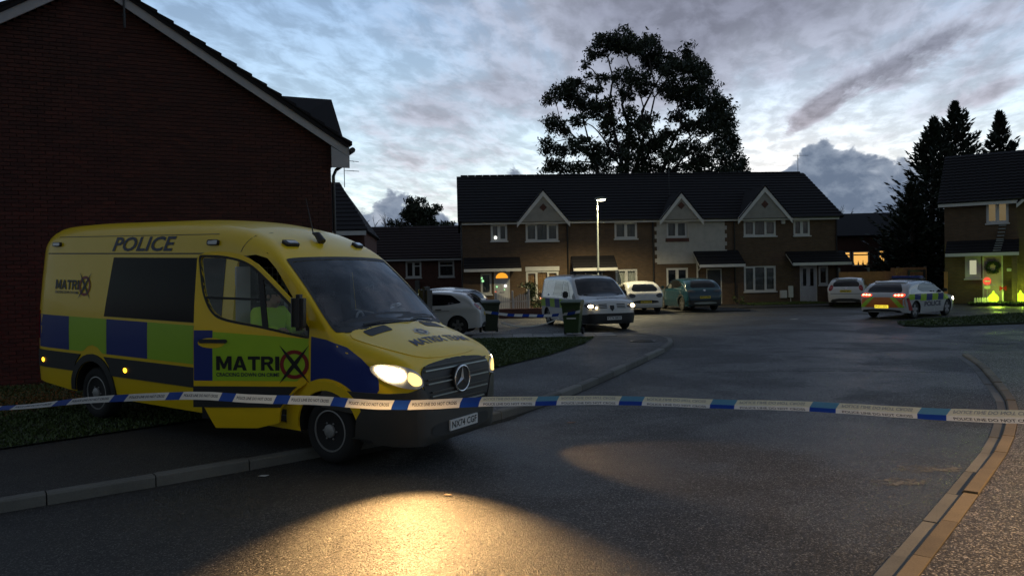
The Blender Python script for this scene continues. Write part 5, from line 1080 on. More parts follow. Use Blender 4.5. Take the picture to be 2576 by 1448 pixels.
    c = B.hit(.36, 1.46, 'L')[0]; mb = MB(); mb.box(-.03, .09, .08, .27, -.02, .36, Matrix.Translation(c), c=.04); mr = mb.build('door_mirror', 'plastic_dark', van, 40); mb = MB(); mb.box(-.036, -.031, .10, .25, .02, .33, Matrix.Translation(c)); mb.build('mirror_glass', 'chrome', mr)
    mb = MB(); mb.box(-1.515, -1.492, -.935, -.72, .62, 2.08, c=.008); mb.build('pillar_trim', 'interior_white', van)
    B.patch('panel_seam', [(-1.46, 2.25), (-1.45, 2.25), (-1.30, 2.52), (-1.31, 2.52)], 'R', 'plastic_grey', van, .003, 0, ds=.05, minn=.02)
    # ---- cab interior
    mb = MB(); mb.prism([(.0, .62), (.02, 1.30), (-.06, 1.43), (-.25, 1.42), (-.42, 1.33), (-.45, 1.18), (-.30, .95), (-.28, .62)], -.84, .84); db = mb.build('dashboard', 'interior_grey', van, 30)
    mb = MB(); mb.box(-.38, -.20, -.10, .34, 1.42, 1.47, c=.02); mb.build('dash_top_box', 'interior_dark', db)
    mb = MB(); mb.box(-.24, -.21, .02, .30, 1.44, 1.68, Matrix.Translation((0, 0, 0)), c=.01); mb.build('tablet', 'plastic_dark', db)
    mb = MB(); mb.tube([(-.16, -.30+.055*math.cos(a), 1.52+.055*math.sin(a)) for a in [6.2832*k/20 for k in range(21)]], .013, 6, False); mb.build('tape_roll', 'interior_white', db)
    for y in (-.46, .20, .60):
        s_ = bpy.data.objects.new('seat', None); COL.objects.link(s_); s_.parent = van; w = .25 if y < 0 else .20
        mb = MB(); mb.box(-1.42, -.92, y-w, y+w, .82, 1.0, c=.05); mb.build('seat_cushion', 'seat_cloth', s_, 40); mb = MB(); mb.box(-.06, .06, y-w, y+w, 0, .68, Matrix.Translation((-1.42, 0, .98)) @ Matrix.Rotation(R(-10), 4, 'Y'), c=.05); mb.build('seat_back', 'seat_cloth', s_, 40)
        mb = MB(); mb.box(-1.60, -1.50, y-.13, y+.13, 1.70, 1.90, c=.04); mb.build('headrest', 'seat_cloth', s_, 40); mb = MB(); mb.box(-1.35, -1.0, y-.15, y+.15, .56, .82); mb.build('seat_base', 'plastic_dark', s_)
    sw = bpy.data.objects.new('steering_wheel', None); COL.objects.link(sw); sw.parent = van; sw.location = (-.56, -.46, 1.33); sw.rotation_euler = (0, R(-62), 0)
    mb = MB(); mb.tube([(.19*math.cos(a), .19*math.sin(a), 0) for a in [6.2832*k/28 for k in range(29)]], .017, 8, False); mb.build('wheel_rim', 'plastic_dark', sw, 60); mb = MB(); mb.box(-.18, .18, -.03, .03, -.02, .01).box(-.07, .07, -.07, .07, -.03, .02, c=.02); mb.build('wheel_boss', 'plastic_dark', sw)
    # bulkhead with white mesh
    mb = MB(); mb.box(-1.785, -1.765, -.85, .85, .58, 1.45); bh = mb.build('bulkhead', 'interior_grey', van)
    for y0, y1 in ((-.42, -.02), (.2, .7)):
        for k in range(6): yy = y0+(y1-y0)*k/5; mb = MB(); mb.box(-1.74, -1.73, yy-.006, yy+.006, 1.46, 2.08); mb.build('mesh_wire', 'interior_white', bh)
        for k in range(8): zz = 1.48+.58*k/7; mb = MB(); mb.box(-1.742, -1.732, y0, y1, zz-.006, zz+.006); mb.build('mesh_wire', 'interior_white', bh)
    for yy in (.0, .84): mb = MB(); mb.box(-1.75, -1.69, yy-.03, yy+.03, .6, 2.1); mb.build('cage_post', 'interior_white', bh)
    mb = MB(); mb.box(-.86, -.60, -.12, .14, 2.02, 2.10, c=.02); mb.build('camera_pod', 'plastic_dark', van)
    for s in (-1, 1):
        l = bpy.data.lights.new('headlight_beam', 'SPOT'); l.energy = 950 if s < 0 else 110; l.color = (1, .58, .22); l.spot_size = R(66 if s < 0 else 56); l.spot_blend = .8 if s < 0 else .5; l.shadow_soft_size = .05
        lo = bpy.data.objects.new('headlight_beam', l); COL.objects.link(lo); lo.parent = van; lo.location = (1.03, s*.84, 1.0); lo.rotation_euler = Vector((1.5, -1.9, -1.15) if s < 0 else (1, 0, -.40)).to_track_quat('-Z', 'Y').to_euler()
    return van, B
VAN, VB = police_van()

# ------------------------------------------------------------------ other vehicles
def car(name, label, cat, loc, heading, st, paint, belt, tum, axles, wr, hw, feats, group=None, shoulder=.02, rim='alloy', z=0.):
    """heading = unit vector of the nose"""
    t = thing(name, label, cat, (loc[0], loc[1], z), math.atan2(heading[1], heading[0]), group)
    B = Body(st, belt, tum, .05, 5, shoulder)
    B.solid('body', [paint, 'plastic_dark'], t, arches([(a, wr+.045, hw) for a in axles]))
    for a in axles:
        for s in (-1, 1): wheel(t, a, s*(hw-.03), wr, .2, s, rim, 'alloy', wr*.66)
    feats(t, B); return t, B
def rpoly(p, r=.07):
    out = []; n = len(p)
    for i in range(n):
        a, b, c = Vector(p[i-1]), Vector(p[i]), Vector(p[(i+1) % n]); u, v = a-b, c-b; ru, rv = min(r, u.length*.45), min(r, v.length*.45)
        s_, e_ = b+u.normalized()*ru, b+v.normalized()*rv
        for k in range(4): q = k/3; w = s_*(1-q)**2+b*2*q*(1-q)+e_*q*q; out.append((w.x, w.y))
    return out
def mir(p): return [(-a, b) for a, b in p]
def both(B, name, poly, mat, t, off=.006, th=.008, ds=.09, smooth=True):
    """a side panel on both flanks; poly in (x, z)"""
    q = rpoly(poly) if smooth else poly
    B.patch(name, q, 'R', mat, t, off, th, ds=ds, minn=.1); B.patch(name, mir(q), 'L', mat, t, off, th, ds=ds, minn=.1)
# ---- white police panel van facing us
def f_expert(t, B):
    B.patch('windscreen', rpoly([(-.86, 1.20), (-.4, 1.16), (.4, 1.16), (.86, 1.20), (.73, 1.74), (.3, 1.78), (-.3, 1.78), (-.73, 1.74)]), 'F', 'glass_dark', t, .006, .01, ds=.06, minn=.05)
    both(B, 'front_window', [(.12, 1.12), (.92, 1.08), (.85, 1.22), (.45, 1.66), (.15, 1.69)], 'glass_dark', t)
    both(B, 'side_window', [(-.92, 1.14), (.02, 1.13), (.02, 1.67), (-.80, 1.67)], 'glass_dark', t, smooth=False)
    both(B, 'window_blank', [(-2.2, 1.15), (-.94, 1.14), (-.82, 1.67), (-2.1, 1.65)], 'car_silver', t, smooth=False)
    for i in range(6):
        x0 = -2.35+i*.55
        for ax, sg in (('R', 1), ('L', -1)): B.patch('livery_panel', [(sg*x0, .72), (sg*(x0+.54), .72), (sg*(x0+.54), 1.04), (sg*x0, 1.04)], ax, 'livery_green' if i % 2 == 0 else 'livery_blue', t, .006, 0, ds=.15)
    B.patch('bumper', [(-.95, .26), (.95, .26), (.95, .50), (.80, .60), (-.80, .60), (-.95, .50)], 'F', 'plastic_dark', t, .02, .03, ds=.07, minn=.02)
    for ax, sg in (('R', 1), ('L', -1)): B.patch('bumper_side', [(sg*2.0, .27), (sg*2.42, .27), (sg*2.42, .58), (sg*2.02, .55)], ax, 'plastic_dark', t, .022, .03, ds=.07, minn=.1)
    for s in (-1, 1):
        h = B.patch('headlight', smooth_poly([(s*.50, .80), (s*.62, .90), (s*.88, .96), (s*.90, .84), (s*.80, .76)], 2), 'F', 'lens_smoke', t, .012, .02, ds=.04, minn=.02)
        B.patch('lamp_glow', [(s*.75+.075*math.cos(a), .84+.05*math.sin(a)) for a in [6.2832*k/12 for k in range(12)]], 'F', 'headlamp_far', h, .03, 0, ds=.05, minn=.02)
        for k in range(3): B.patch('grille_bar', [(s*.18, .78+.055*k), (s*.48, .77+.055*k), (s*.48, .795+.055*k), (s*.18, .805+.055*k)], 'F', 'plastic_dark', t, .01, .01, ds=.08, minn=.02)
    B.patch('lamp_glow', [(-.57+.035*math.cos(a), .80+.02*math.sin(a)) for a in [6.2832*k/10 for k in range(10)]], 'F', 'headlamp_far', t, .03, 0, ds=.05, minn=.02)
    B.patch('badge', [(-.075, .86), (.075, .86), (.075, .76), (0, .67), (-.075, .76)], 'F', 'plastic_dark', t, .012, .01, ds=.05, minn=.02)
    plate(t, B, 'F', .05, .44, 'FT74 BRX', fwd=.045); B.text('bonnet_lettering', 'POLICE', .0, -2.08, .15, 'T', 'navy_text', t, .003, 0, .008, width=.8)
    mb = MB(); mb.box(.10, .36, -.66, .66, 1.965, 2.04, c=.03); lb = mb.build('light_bar', 'plastic_dark', t, 40)
    for s in (-1, 1): mb = MB(); mb.box(.18, .28, s*.5-.03, s*.5+.03, 1.90, 1.97); mb.build('light_bar_foot', 'plastic_dark', lb)
    for s in (-1, 1):
        c = B.hit(s*-.9 if s > 0 else .9, 1.1, 'L' if s > 0 else 'R')[0]; mb = MB(); mb.box(-.04, .08, min(s*.06, s*.26), max(s*.06, s*.26), .0, .24, Matrix.Translation(c), c=.04); mb.build('door_mirror', 'plastic_dark', t, 40)
    B.patch('tail_light', [(-2.46, .85), (-2.36, .85), (-2.36, 1.25), (-2.46, 1.25)], 'R', 'lens_red', t, .012, .01, ds=.1, minn=.02); B.patch('side_marker', [(-2.43, .98), (-2.38, .98), (-2.38, 1.04), (-2.43, 1.04)], 'R', 'tail_core', t, .03, 0, ds=.1, minn=.02)
EX = [(2.48, .28, .62, .62, .1, .02), (2.45, .25, .80, .74, .1, .02), (2.38, .24, .96, .82, .1, .04), (2.22, .24, 1.06, .88, .12, .05), (1.9, .24, 1.13, .93, .15, .06), (1.62, .24, 1.20, .95, .16, .06), (1.2, .24, 1.50, .955, .16, .05), (.82, .24, 1.77, .955, .17, .05), (.55, .24, 1.87, .955, .18, .05), (.1, .24, 1.92, .955, .19, .05), (-1.8, .26, 1.92, .955, .19, .05), (-2.3, .28, 1.88, .95, .18, .04), (-2.45, .3, 1.75, .92, .16, .03), (-2.49, .32, 1.55, .88, .14, .03)]
car('police_panel_van', 'white police panel van with lit headlights and roof light bar', 'van', (2.70, 28.3), (.27, -.963), EX, 'car_white', 1.08, .16, (1.58, -1.69), .33, .945, f_expert)
# ---- generic hatchback parts
def tail(B, t, polys, mat, core=None):
    for p in polys:
        o = B.patch('tail_light', smooth_poly(p, 1), 'B', mat, t, .012, .015, ds=.05, minn=.02)
        B.patch('tail_light', smooth_poly(mir(p), 1), 'B', mat, t, .012, .015, ds=.05, minn=.02)
def hatch_st(L, H, hw, nose=.72, tail_in=.55, k=1.):
    f, r = L/2, -L/2
    return [(f, .30, .58, hw*.62, .1, .02), (f-.03, .26, nose, hw*.76, .1, .02), (f-.12, .22, nose+.07, hw*.87, .1, .03), (f-.4, .2, nose+.16, hw*.95, .12, .05), (f-.95, .2, nose+.24, hw*.985, .14, .05), (f-1.1, .2, nose+.28, hw, .14, .05), (f-1.5, .2, H*.80, hw, .16, .04), (f-1.9, .2, H*.95, hw, .16, .04), (f-2.25, .2, H-.01, hw, .17, .04),
            (f-2.6, .2, H, hw, .17, .04), (r+.75, .2, H*.955, hw, .17, .04), (r+tail_in*.75, .22, H*.86, hw*.99, .17, .04), (r+.22, .24, H*.70, hw*.975, .14, .03), (r+.10, .24, H*.635, hw*.95, .10, .03), (r+.03, .26, H*.55, hw*.90, .09, .02), (r, .32, H*.42, hw*.80, .08, .02)]
def rear_kit(t, B, win, tails, tmat, ptxt, pz, bump, lit=None, badge=None):
    B.patch('rear_window', rpoly(win), 'B', 'glass_dark', t, .008, .01, ds=.06, minn=.03)
    tail(B, t, tails, tmat)
    plate(t, B, 'B', 0, pz, ptxt, 'plate_yellow', .52, .112, lit=lit)
    B.patch('rear_bumper', smooth_poly(bump, 1), 'B', 'plastic_dark', t, .012, .015, ds=.07, minn=.02)
    if badge: B.patch('badge', [(.06*math.cos(a), badge+.045*math.sin(a)) for a in [6.2832*k/14 for k in range(14)]], 'B', 'chrome', t, .012, .006, ds=.05, minn=.02)
def mirrors(t, B, x, z, mat):
    for s in (-1, 1):
        c = B.hit(x if s < 0 else -x, z, 'R' if s < 0 else 'L')[0]; mb = MB(); mb.box(-.05, .07, min(s*.03, s*.20), max(s*.03, s*.20), 0, .13, Matrix.Translation(c), c=.03); mb.build('door_mirror', mat, t, 40)
# ---- small white hatchback, rear to us (behind the panel van)
def f_adam(t, B):
    both(B, 'side_window', [(.62, .93), (-.95, .98), (-1.20, 1.10), (-.75, 1.33), (-.2, 1.38), (.1, 1.35), (.5, 1.05)], 'glass_dark', t)
    rear_kit(t, B, [(-.55, 1.0), (.55, 1.0), (.62, 1.12), (.46, 1.33), (-.46, 1.33), (-.62, 1.12)], [[(.48, .86), (.74, .94), (.80, .80), (.70, .70), (.5, .74)]], 'lens_smoke', 'DK13 YHP', .52, [(-.62, .46), (.62, .46), (.55, .60), (-.55, .60)], badge=.85)
    B.patch('windscreen', rpoly([(-.62, .98), (.62, .98), (.5, 1.36), (-.5, 1.36)]), 'F', 'glass_dark', t, .006, .01, ds=.08, minn=.03); mirrors(t, B, .62, .95, 'car_white')
    B.patch('rear_sill', [(-.7, .24), (.7, .24), (.7, .33), (-.7, .33)], 'B', 'plastic_dark', t, .014, .01, ds=.1, minn=.02)
car('hatchback_car', 'small white hatchback with smoked rear lights parked behind the white police van', 'car', (6.0, 37.4), (-.10, .995), hatch_st(3.7, 1.48, .86, .78), 'car_white', .93, .30, (1.15, -1.16), .30, .85, f_adam, 'white hatchbacks', z=.05)
# ---- silver hatchback by the end house
def f_fiesta(t, B):
    both(B, 'side_window', [(.72, .96), (-.9, 1.02), (-1.3, 1.12), (-.85, 1.32), (-.2, 1.38), (.1, 1.35), (.55, 1.06)], 'glass_dark', t)
    rear_kit(t, B, [(-.60, 1.02), (.60, 1.02), (.60, 1.18), (.45, 1.32), (-.45, 1.32), (-.60, 1.18)], [[(.58, 1.05), (.70, 1.12), (.80, .92), (.76, .78), (.60, .88)]], 'lens_red', 'DN62 RKV', .80, [(-.75, .24), (.75, .24), (.58, .44), (-.58, .44)], badge=.93)
    B.patch('windscreen', rpoly([(-.64, .98), (.64, .98), (.5, 1.36), (-.5, 1.36)]), 'F', 'glass_dark', t, .006, .01, ds=.08, minn=.03); mirrors(t, B, .7, .98, 'car_silver')
    B.patch('spoiler', [(-.50, 1.34), (.50, 1.34), (.50, 1.385), (-.50, 1.385)], 'B', 'car_silver', t, .06, .06, ds=.1, minn=.02)
    B.patch('boot_crease', [(-.70, .66), (.70, .66), (.70, .685), (-.70, .685)], 'B', 'plastic_grey', t, .006, 0, ds=.1, minn=.02)
car('hatchback_car', 'silver hatchback with yellow rear plate parked before the timber fence', 'car', (17.5, 40.0), (.47, .88), hatch_st(3.95, 1.47, .87, .76), 'car_silver', .95, .30, (1.25, -1.2), .30, .86, f_fiesta, 'white hatchbacks')
# ---- teal crossover
def f_kona(t, B):
    both(B, 'side_window', [(.85, 1.03), (-.9, 1.10), (-1.35, 1.22), (-.9, 1.44), (-.2, 1.49), (.15, 1.46), (.65, 1.15)], 'glass_dark', t)
    rear_kit(t, B, [(-.62, 1.12), (.62, 1.12), (.60, 1.24), (.50, 1.44), (-.50, 1.44), (-.60, 1.24)], [[(.42, .97), (.82, 1.02), (.84, .90), (.5, .88)]], 'lens_smoke', 'PF21 LTN', .66, [(-.86, .26), (.86, .26), (.86, .56), (.55, .52), (-.55, .52), (-.86, .56)], badge=.98)
    B.patch('skid_plate', smooth_poly([(-.60, .34), (.60, .34), (.50, .44), (-.50, .44)], 1), 'B', 'galvanised', t, .03, .015, ds=.1, minn=.02)
    both(B, 'arch_cladding', [(-1.3+.46*math.cos(a), .36+.46*math.sin(a)) for a in [math.pi*k/14 for k in range(15)]]+[(-1.3+.385*math.cos(a), .36+.385*math.sin(a)) for a in [math.pi*(1-k/14) for k in range(15)]], 'plastic_dark', t, .012, .01, smooth=False)
    B.patch('windscreen', rpoly([(-.66, 1.06), (.66, 1.06), (.52, 1.46), (-.52, 1.46)]), 'F', 'glass_dark', t, .006, .01, ds=.08, minn=.03); mirrors(t, B, .8, 1.05, 'car_teal')
car('crossover_car', 'teal crossover car parked in front of the white rendered house', 'car', (8.75, 38.3), (-.16, .99), hatch_st(4.2, 1.57, .90, .86), 'car_teal', 1.04, .28, (1.3, -1.3), .335, .89, f_kona, z=.05)
# ---- white hatch on the driveway, side on, and another behind it
def f_white(t, B):
    both(B, 'side_window', [(.85, .96), (-.9, 1.02), (-1.42, 1.10), (-1.05, 1.36), (-.2, 1.43), (.15, 1.40), (.65, 1.08)], 'glass_dark', t)
    rear_kit(t, B, [(-.60, 1.08), (.60, 1.08), (.60, 1.20), (.48, 1.38), (-.48, 1.38), (-.60, 1.20)], [[(.55, 1.0), (.80, 1.1), (.84, .86), (.6, .84)]], 'lens_red', 'MA15 KDX', .70, [(-.75, .24), (.75, .24), (.62, .42), (-.62, .42)], badge=.9)
    both(B, 'door_seam', [(-.35, .35), (-.35, 1.0), (-.34, 1.0), (-.34, .35)], 'plastic_grey', t, .005, .0, smooth=False); both(B, 'door_handle', rrect(-.72, -.52, .86, .89, .01), 'plastic_grey', t, .02, .015, smooth=False); both(B, 'rub_strip', [(-.3, .80), (-1.0, .82), (-1.0, .835), (-.3, .815)], 'plastic_grey', t, .006, 0, smooth=False)
    B.patch('windscreen', rpoly([(-.66, 1.0), (.66, 1.0), (.52, 1.42), (-.52, 1.42)]), 'F', 'glass_dark', t, .006, .01, ds=.08, minn=.03); mirrors(t, B, .8, .98, 'car_white')
W1, _ = car('hatchback_car', 'white hatchback seen side-on over the bonnet of the yellow van', 'car', (-2.75, 25.1), (-.985, .17), hatch_st(4.15, 1.52, .88, .78), 'car_white', .97, .27, (1.3, -1.27), .32, .87, f_white, 'white hatchbacks', z=.11)
W1.scale = (.93, .95, .92)
W2 = copy_thing(W1, (-2.95, 30.1, .0), math.atan2(.5, -.86), 'white hatchback half hidden behind the other white car on the driveway'); W2.scale = (1, 1, 1)
# ---- marked police car
def f_308(t, B):
    both(B, 'side_window', [(.75, .95), (-.75, 1.0), (-1.12, 1.10), (-.85, 1.30), (-.25, 1.37), (.1, 1.35), (.55, 1.06)], 'glass_dark', t)
    rear_kit(t, B, [(-.66, 1.0), (.66, 1.0), (.64, 1.12), (.50, 1.31), (-.50, 1.31), (-.64, 1.12)], [[(.40, .93), (.82, .96), (.84, .84), (.44, .84)]], 'tail_on', 'PN72 EZL', .47, [(-.80, .24), (.80, .24), (.66, .37), (-.66, .37)], lit='plate_lit')
    for s in (-1, 1):
        for k in range(3): B.patch('lamp_glow', [(s*(.50+.12*k)+.045*math.cos(a), .89+.022*math.sin(a)) for a in [6.2832*q/10 for q in range(10)]], 'B', 'tail_core', t, .03, 0, ds=.05, minn=.02)
    B.patch('livery_panel', [(-.86, .44), (-.30, .44), (.30, .44), (.86, .44), (.84, .82), (-.84, .82)], 'B', 'livery_orange', t, .006, 0, ds=.08, minn=.02)
    for s in (-1, 1): B.patch('livery_stripe', [(s*.30, .82), (s*.50, .82), (s*.86, .44), (s*.66, .44)], 'B', 'livery_green', t, .009, 0, ds=.08, minn=.02)
    for ax, sg in (('R', 1), ('L', -1)):
        B.patch('livery_stripe', [(sg*-2.02, .80), (sg*-1.86, .80), (sg*-1.55, .32), (sg*-1.80, .32)], ax, 'livery_red', t, .007, 0, ds=.08, minn=.05)
        xs = [-1.95, -1.45, -.98, -.52, -.05, .42, .88, 1.35]
        for i in range(7):
            z0, z1 = (.66, .92)
            if i in (0, 1): z0, z1 = .72, .93
            B.patch('livery_panel', [(sg*xs[i], z0), (sg*xs[i+1], z0), (sg*xs[i+1], z1), (sg*xs[i], z1)], ax, 'livery_green' if i % 2 == 0 else 'livery_blue', t, .006, 0, ds=.12, minn=.05)
        B.text('side_lettering', 'POLICE', sg*.0, .52, .25, ax, 'navy_text', t, .006, 0, .008, width=1.35)
        B.patch('reflection_lamp', [(sg*(-.35+.05*math.cos(a)), 1.17+.05*math.sin(a)) for a in [6.2832*q/8 for q in range(8)]], ax, 'lens_clear', t, .006, 0, ds=.05) if False else None
    B.patch('windscreen', rpoly([(-.68, .98), (.68, .98), (.54, 1.36), (-.54, 1.36)]), 'F', 'glass_dark', t, .006, .01, ds=.08, minn=.03); mirrors(t, B, .75, .97, 'plastic_dark')
    for s in (-1, 1): B.patch('headlight', smooth_poly([(s*.45, .62), (s*.6, .72), (s*.84, .74), (s*.85, .62), (s*.6, .58)], 1), 'F', 'white_lamp', t, .012, .01, ds=.05, minn=.02)
    B.patch('headlight', smooth_poly([(1.72, .66), (1.80, .74), (1.98, .72), (2.02, .62), (1.9, .60)], 1), 'R', 'white_lamp', t, .012, .01, ds=.05, minn=.02)
    mb = MB(); mb.box(-.32, .04, -.58, .58, 1.50, 1.60, c=.04); lb = mb.build('light_bar', 'livery_blue', t, 40); mb = MB(); mb.box(-.38, .10, -.60, .60, 1.47, 1.505, c=.01); mb.build('light_bar_base', 'plastic_dark', lb)
    for s in (-1, 1): mb = MB(); mb.box(-.18, -.08, s*.5-.04, s*.5+.04, 1.38, 1.48); mb.build('light_bar_foot', 'plastic_dark', lb)
    B.patch('roof_rim', [(-.60, 1.34), (.60, 1.34), (.60, 1.37), (-.60, 1.37)], 'B', 'car_silver', t, .05, .05, ds=.1, minn=.02)
car('police_car', 'marked police car with red tail lights lit and roof light bar', 'car', (15.75, 30.55), (.80, .60), hatch_st(4.3, 1.46, .90, .70), 'car_silver', .95, .30, (1.33, -1.3), .325, .885, f_308)
# ---- dark blue car at the edge of the lit lawn
def f_blue(t, B):
    both(B, 'side_window', [(.85, .96), (-.9, 1.02), (-1.35, 1.10), (-1.0, 1.36), (-.2, 1.43), (.15, 1.40), (.65, 1.08)], 'glass_dark', t)
    rear_kit(t, B, [(-.60, 1.08), (.60, 1.08), (.60, 1.20), (.48, 1.38), (-.48, 1.38), (-.60, 1.20)], [[(.55, 1.0), (.80, 1.1), (.84, .86), (.6, .84)]], 'lens_red', 'MT18 OGE', .70, [(-.75, .24), (.75, .24), (.62, .42), (-.62, .42)])
    B.patch('windscreen', rpoly([(-.66, 1.0), (.66, 1.0), (.52, 1.42), (-.52, 1.42)]), 'F', 'glass_dark', t, .006, .01, ds=.08, minn=.03)
car('blue_car', 'dark blue car at the end of the lit lawn', 'car', (27.6, 38.9), (.95, .3), hatch_st(4.1, 1.5, .88, .78), 'car_blue', .97, .27, (1.3, -1.27), .32, .87, f_blue)
# ------------------------------------------------------------------ wheelie bins
def bin_(loc, rz, label, mat, lid, marked):
    t = thing('wheelie_bin', label, 'bin', loc, rz, 'wheelie bins')
    a = [(-.21, -.25), (.21, -.25), (.21, .23), (-.21, .23)]; b = [(-.285, -.33), (.285, -.33), (.285, .33), (-.285, .33)]
    mb = MB(); mb.add([(x, y, .06) for x, y in a]+[(x, y, .93) for x, y in b], [(3, 2, 1, 0), (0, 1, 5, 4), (1, 2, 6, 5), (2, 3, 7, 6), (3, 0, 4, 7), (4, 5, 6, 7)]); bd = mb.build('bin_body', mat, t)
    md = bd.modifiers.new('b', 'BEVEL'); md.width = .03; md.segments = 2
    mb = MB(); mb.box(-.305, .305, -.355, .34, .90, .955, c=.015); mb.build('rim', mat, t)
    mb = MB(); mb.prism([(-.37, .958), (.36, .958), (.36, 1.0), (.2, 1.06), (-.25, 1.04), (-.37, .99)], -.31, .31, 'yz'); mb.build('lid', lid, t)
    mb = MB(); mb.tube([(-.26, .40, .98), (.26, .40, .98)], .018, 8); mb.build('handle', mat, t)
    for s in (-1, 1): mb = MB(); mb.lathe([(-.03, .1), (.03, .1)], 16, 'x'); o = mb.build('wheel', 'rubber', t); o.location = (s*.27, .24, .1)
    if marked:
        mb = MB(); mb.box(-.13, .15, -.305, -.293, .49, .53, Matrix.Rotation(0, 4, 'X')); mb.build('sticker', 'plate_white', t)
        pl = [(-.10, .66), (.0, .64), (.12, .66), (.14, .76), (.06, .80), (-.02, .76), (-.11, .78)]; mb = MB(); mb.prism(pl, -.325, -.305); mb.build('crest_mark', 'plastic_grey', t)
    return t
bin_((1.82, 23.35, .115), R(-14), 'green wheelie bin with white sticker standing by the white police van', 'bin_green', 'bin_green', True)
bin_((-.75, 25.0, .10), R(10), 'dark wheelie bin beside the parked white hatchback', 'bin_dark', 'bin_dark', False)
# ------------------------------------------------------------------ police tape
def catmull(P, n):
    P = [Vector(p) for p in P]; out = []
    for i in range(len(P)-1):
        p0 = P[max(i-1, 0)]; p1 = P[i]; p2 = P[i+1]; p3 = P[min(i+2, len(P)-1)]
        for k in range(n):
            t = k/n; out.append(.5*((2*p1)+(p2-p0)*t+(2*p0-5*p1+4*p2-p3)*t*t+(3*p1-p0-3*p2+p3)*t**3))
    return out+[P[-1]]
class Tape:
    def __init__(s, P, lo, hi, n=60, pre=0, post=0):
        """lo/hi: lists of tilt angles (deg) of the lower and upper half along the run; 0 = upright facing the camera"""
        s.c = catmull(P, n); d = [0.]
        for a, b in zip(s.c, s.c[1:]): d.append(d[-1]+(b-a).length)
        s.d = np.array(d); s.L = d[-1]; s.lo = lo; s.hi = hi; s.q0 = d[n*pre]; s.L0 = d[len(d)-1-n*post]-s.q0
    def at(s, q, v):
        """q distance along, v across (m), v>0 up; small flutter"""
        q = min(max(q, 0), s.L); i = min(int(np.searchsorted(s.d, q, 'right'))-1, len(s.c)-2); t = (q-s.d[i])/(s.d[i+1]-s.d[i]); p = s.c[i].lerp(s.c[i+1], t)
        tan = (s.c[i+1]-s.c[i]).normalized(); side = Vector((tan.y, -tan.x, 0)).normalized()
        if side.y > 0: side = -side
        side = -side                                          # away from the camera
        u = (q-s.q0)/s.L0; tab = s.hi if v >= 0 else s.lo; ang = R(float(np.interp(u, np.linspace(0, 1, len(tab)), tab)))
        up = Vector((0, 0, 1))*math.cos(ang)+side*math.sin(ang)
        p = p+side*(.004*math.sin(q*9)+.003*math.sin(q*23+1))+Vector((0, 0, .004*math.sin(q*5)))
        return p+up*v, side*math.cos(ang)-Vector((0, 0, 1))*math.sin(ang)
def tape(name, label, P, lo, hi, period, blue, wid, back=None, words=True, start=0., tsize=.032, pre=0, post=0):
    T = Tape(P, lo, hi, pre=pre, post=post); t = thing(name, label, 'tape', (0, 0, 0)); q = -start; k = 0
    def strip(a, b, v0, v1, nm, m_, sk=.02):
        n = max(3, int((b-a)/.03)); V = []; F = []
        for i in range(n+1):
            qq = a+(b-a)*i/n
            for j in range(4):
                v = v0+(v1-v0)*j/3; p, nn = T.at(qq+v*.35, v if v else 1e-6); V.append(p)
        for i in range(n):
            for j in range(3): F.append((i*4+j, (i+1)*4+j, (i+1)*4+j+1, i*4+j+1))
        return ob(nm, mk(nm, V, F), m_, t, 180)
    while q < T.L:
        a, b, c = max(q, 0), min(max(q+period-blue, 0), T.L), min(max(q+period, 0), T.L)
        for (x0, x1, kind) in ((a, b, 'white'), (b, c, 'blue')):
            if x1-x0 < .02: continue
            fold = back and ((x0+x1)/2-T.q0)/T.L0 > back
            strip(x0, x1, -wid/2, -1e-5, kind+'_band', 'tape_'+kind); strip(x0, x1, 1e-5, wid/2, kind+'_band', ('tape_back_' if fold else 'tape_')+kind)
            if kind == 'white' and words and x1-x0 > period-blue-.05:
                tv, tf = text_mesh('POLICE LINE DO NOT CROSS', tsize, .0006); w = max(p[0] for p in tv)-min(p[0] for p in tv); kx = (x1-x0-.06)/w
                lo_ = wid/2 if fold else 0.
                for (vc, sg, m_) in (((-wid*.26, 1, 'tape_text'), (wid*.27, -1, 'tape_back_text')) if fold else ((0., 1, 'tape_text'),)):
                    V = []
                    for px, py in tv:
                        vv = vc+py*sg*(1. if not fold else .75); p, nn = T.at((x0+x1)/2+px*kx, vv if abs(vv) > 1e-6 else 1e-6); V.append(p-nn*.003)
                    ob('lettering', mk('lettering', V, tf), m_, t)
        q += period
    return t
TP = [(-10.4, 8.3, .95), (-8.0, 7.8, .84), (-5.6, 7.35, .80), (-4.78, 7.2, .84), (-3.25, 6.9, .965), (-1.93, 6.35, 1.0), (-.80, 5.75, 1.035), (.035, 5.35, 1.115), (1.03, 4.85, 1.165), (1.78, 4.25, 1.215), (2.25, 3.5, 1.30), (2.52, 3.02, 1.36), (3.6, 2.35, 1.38), (6.5, 2.2, 1.40), (9.72, 2.2, 1.50)]
tape('police_tape', 'blue and white police line tape stretched across the road before the yellow van', TP, [70, 62, 35, 18, 15, 0, -30, -42, -38, -25], [70, 62, 35, 18, 18, 25, 34, 36, 34, 30], .60, .155, .072, back=.60, start=.18, pre=2, post=3)
mb = MB(); mb.box(-10.5, -10.4, 8.25, 8.35, .08, 1.25, c=.008); tag(mb.build('fence_post', 'fence_wood'), 'short timber post holding the end of the police tape on the verge', 'post')
tape('police_tape', 'police tape hung between the two wheelie bins in front of the white van', [(-.95, 24.6, .80), (0, 24.2, .70), (1.0, 23.5, .70), (1.62, 23.05, .76), (2.02, 22.95, .84)], [10]*5, [10]*5, .55, .25, .085, words=False)
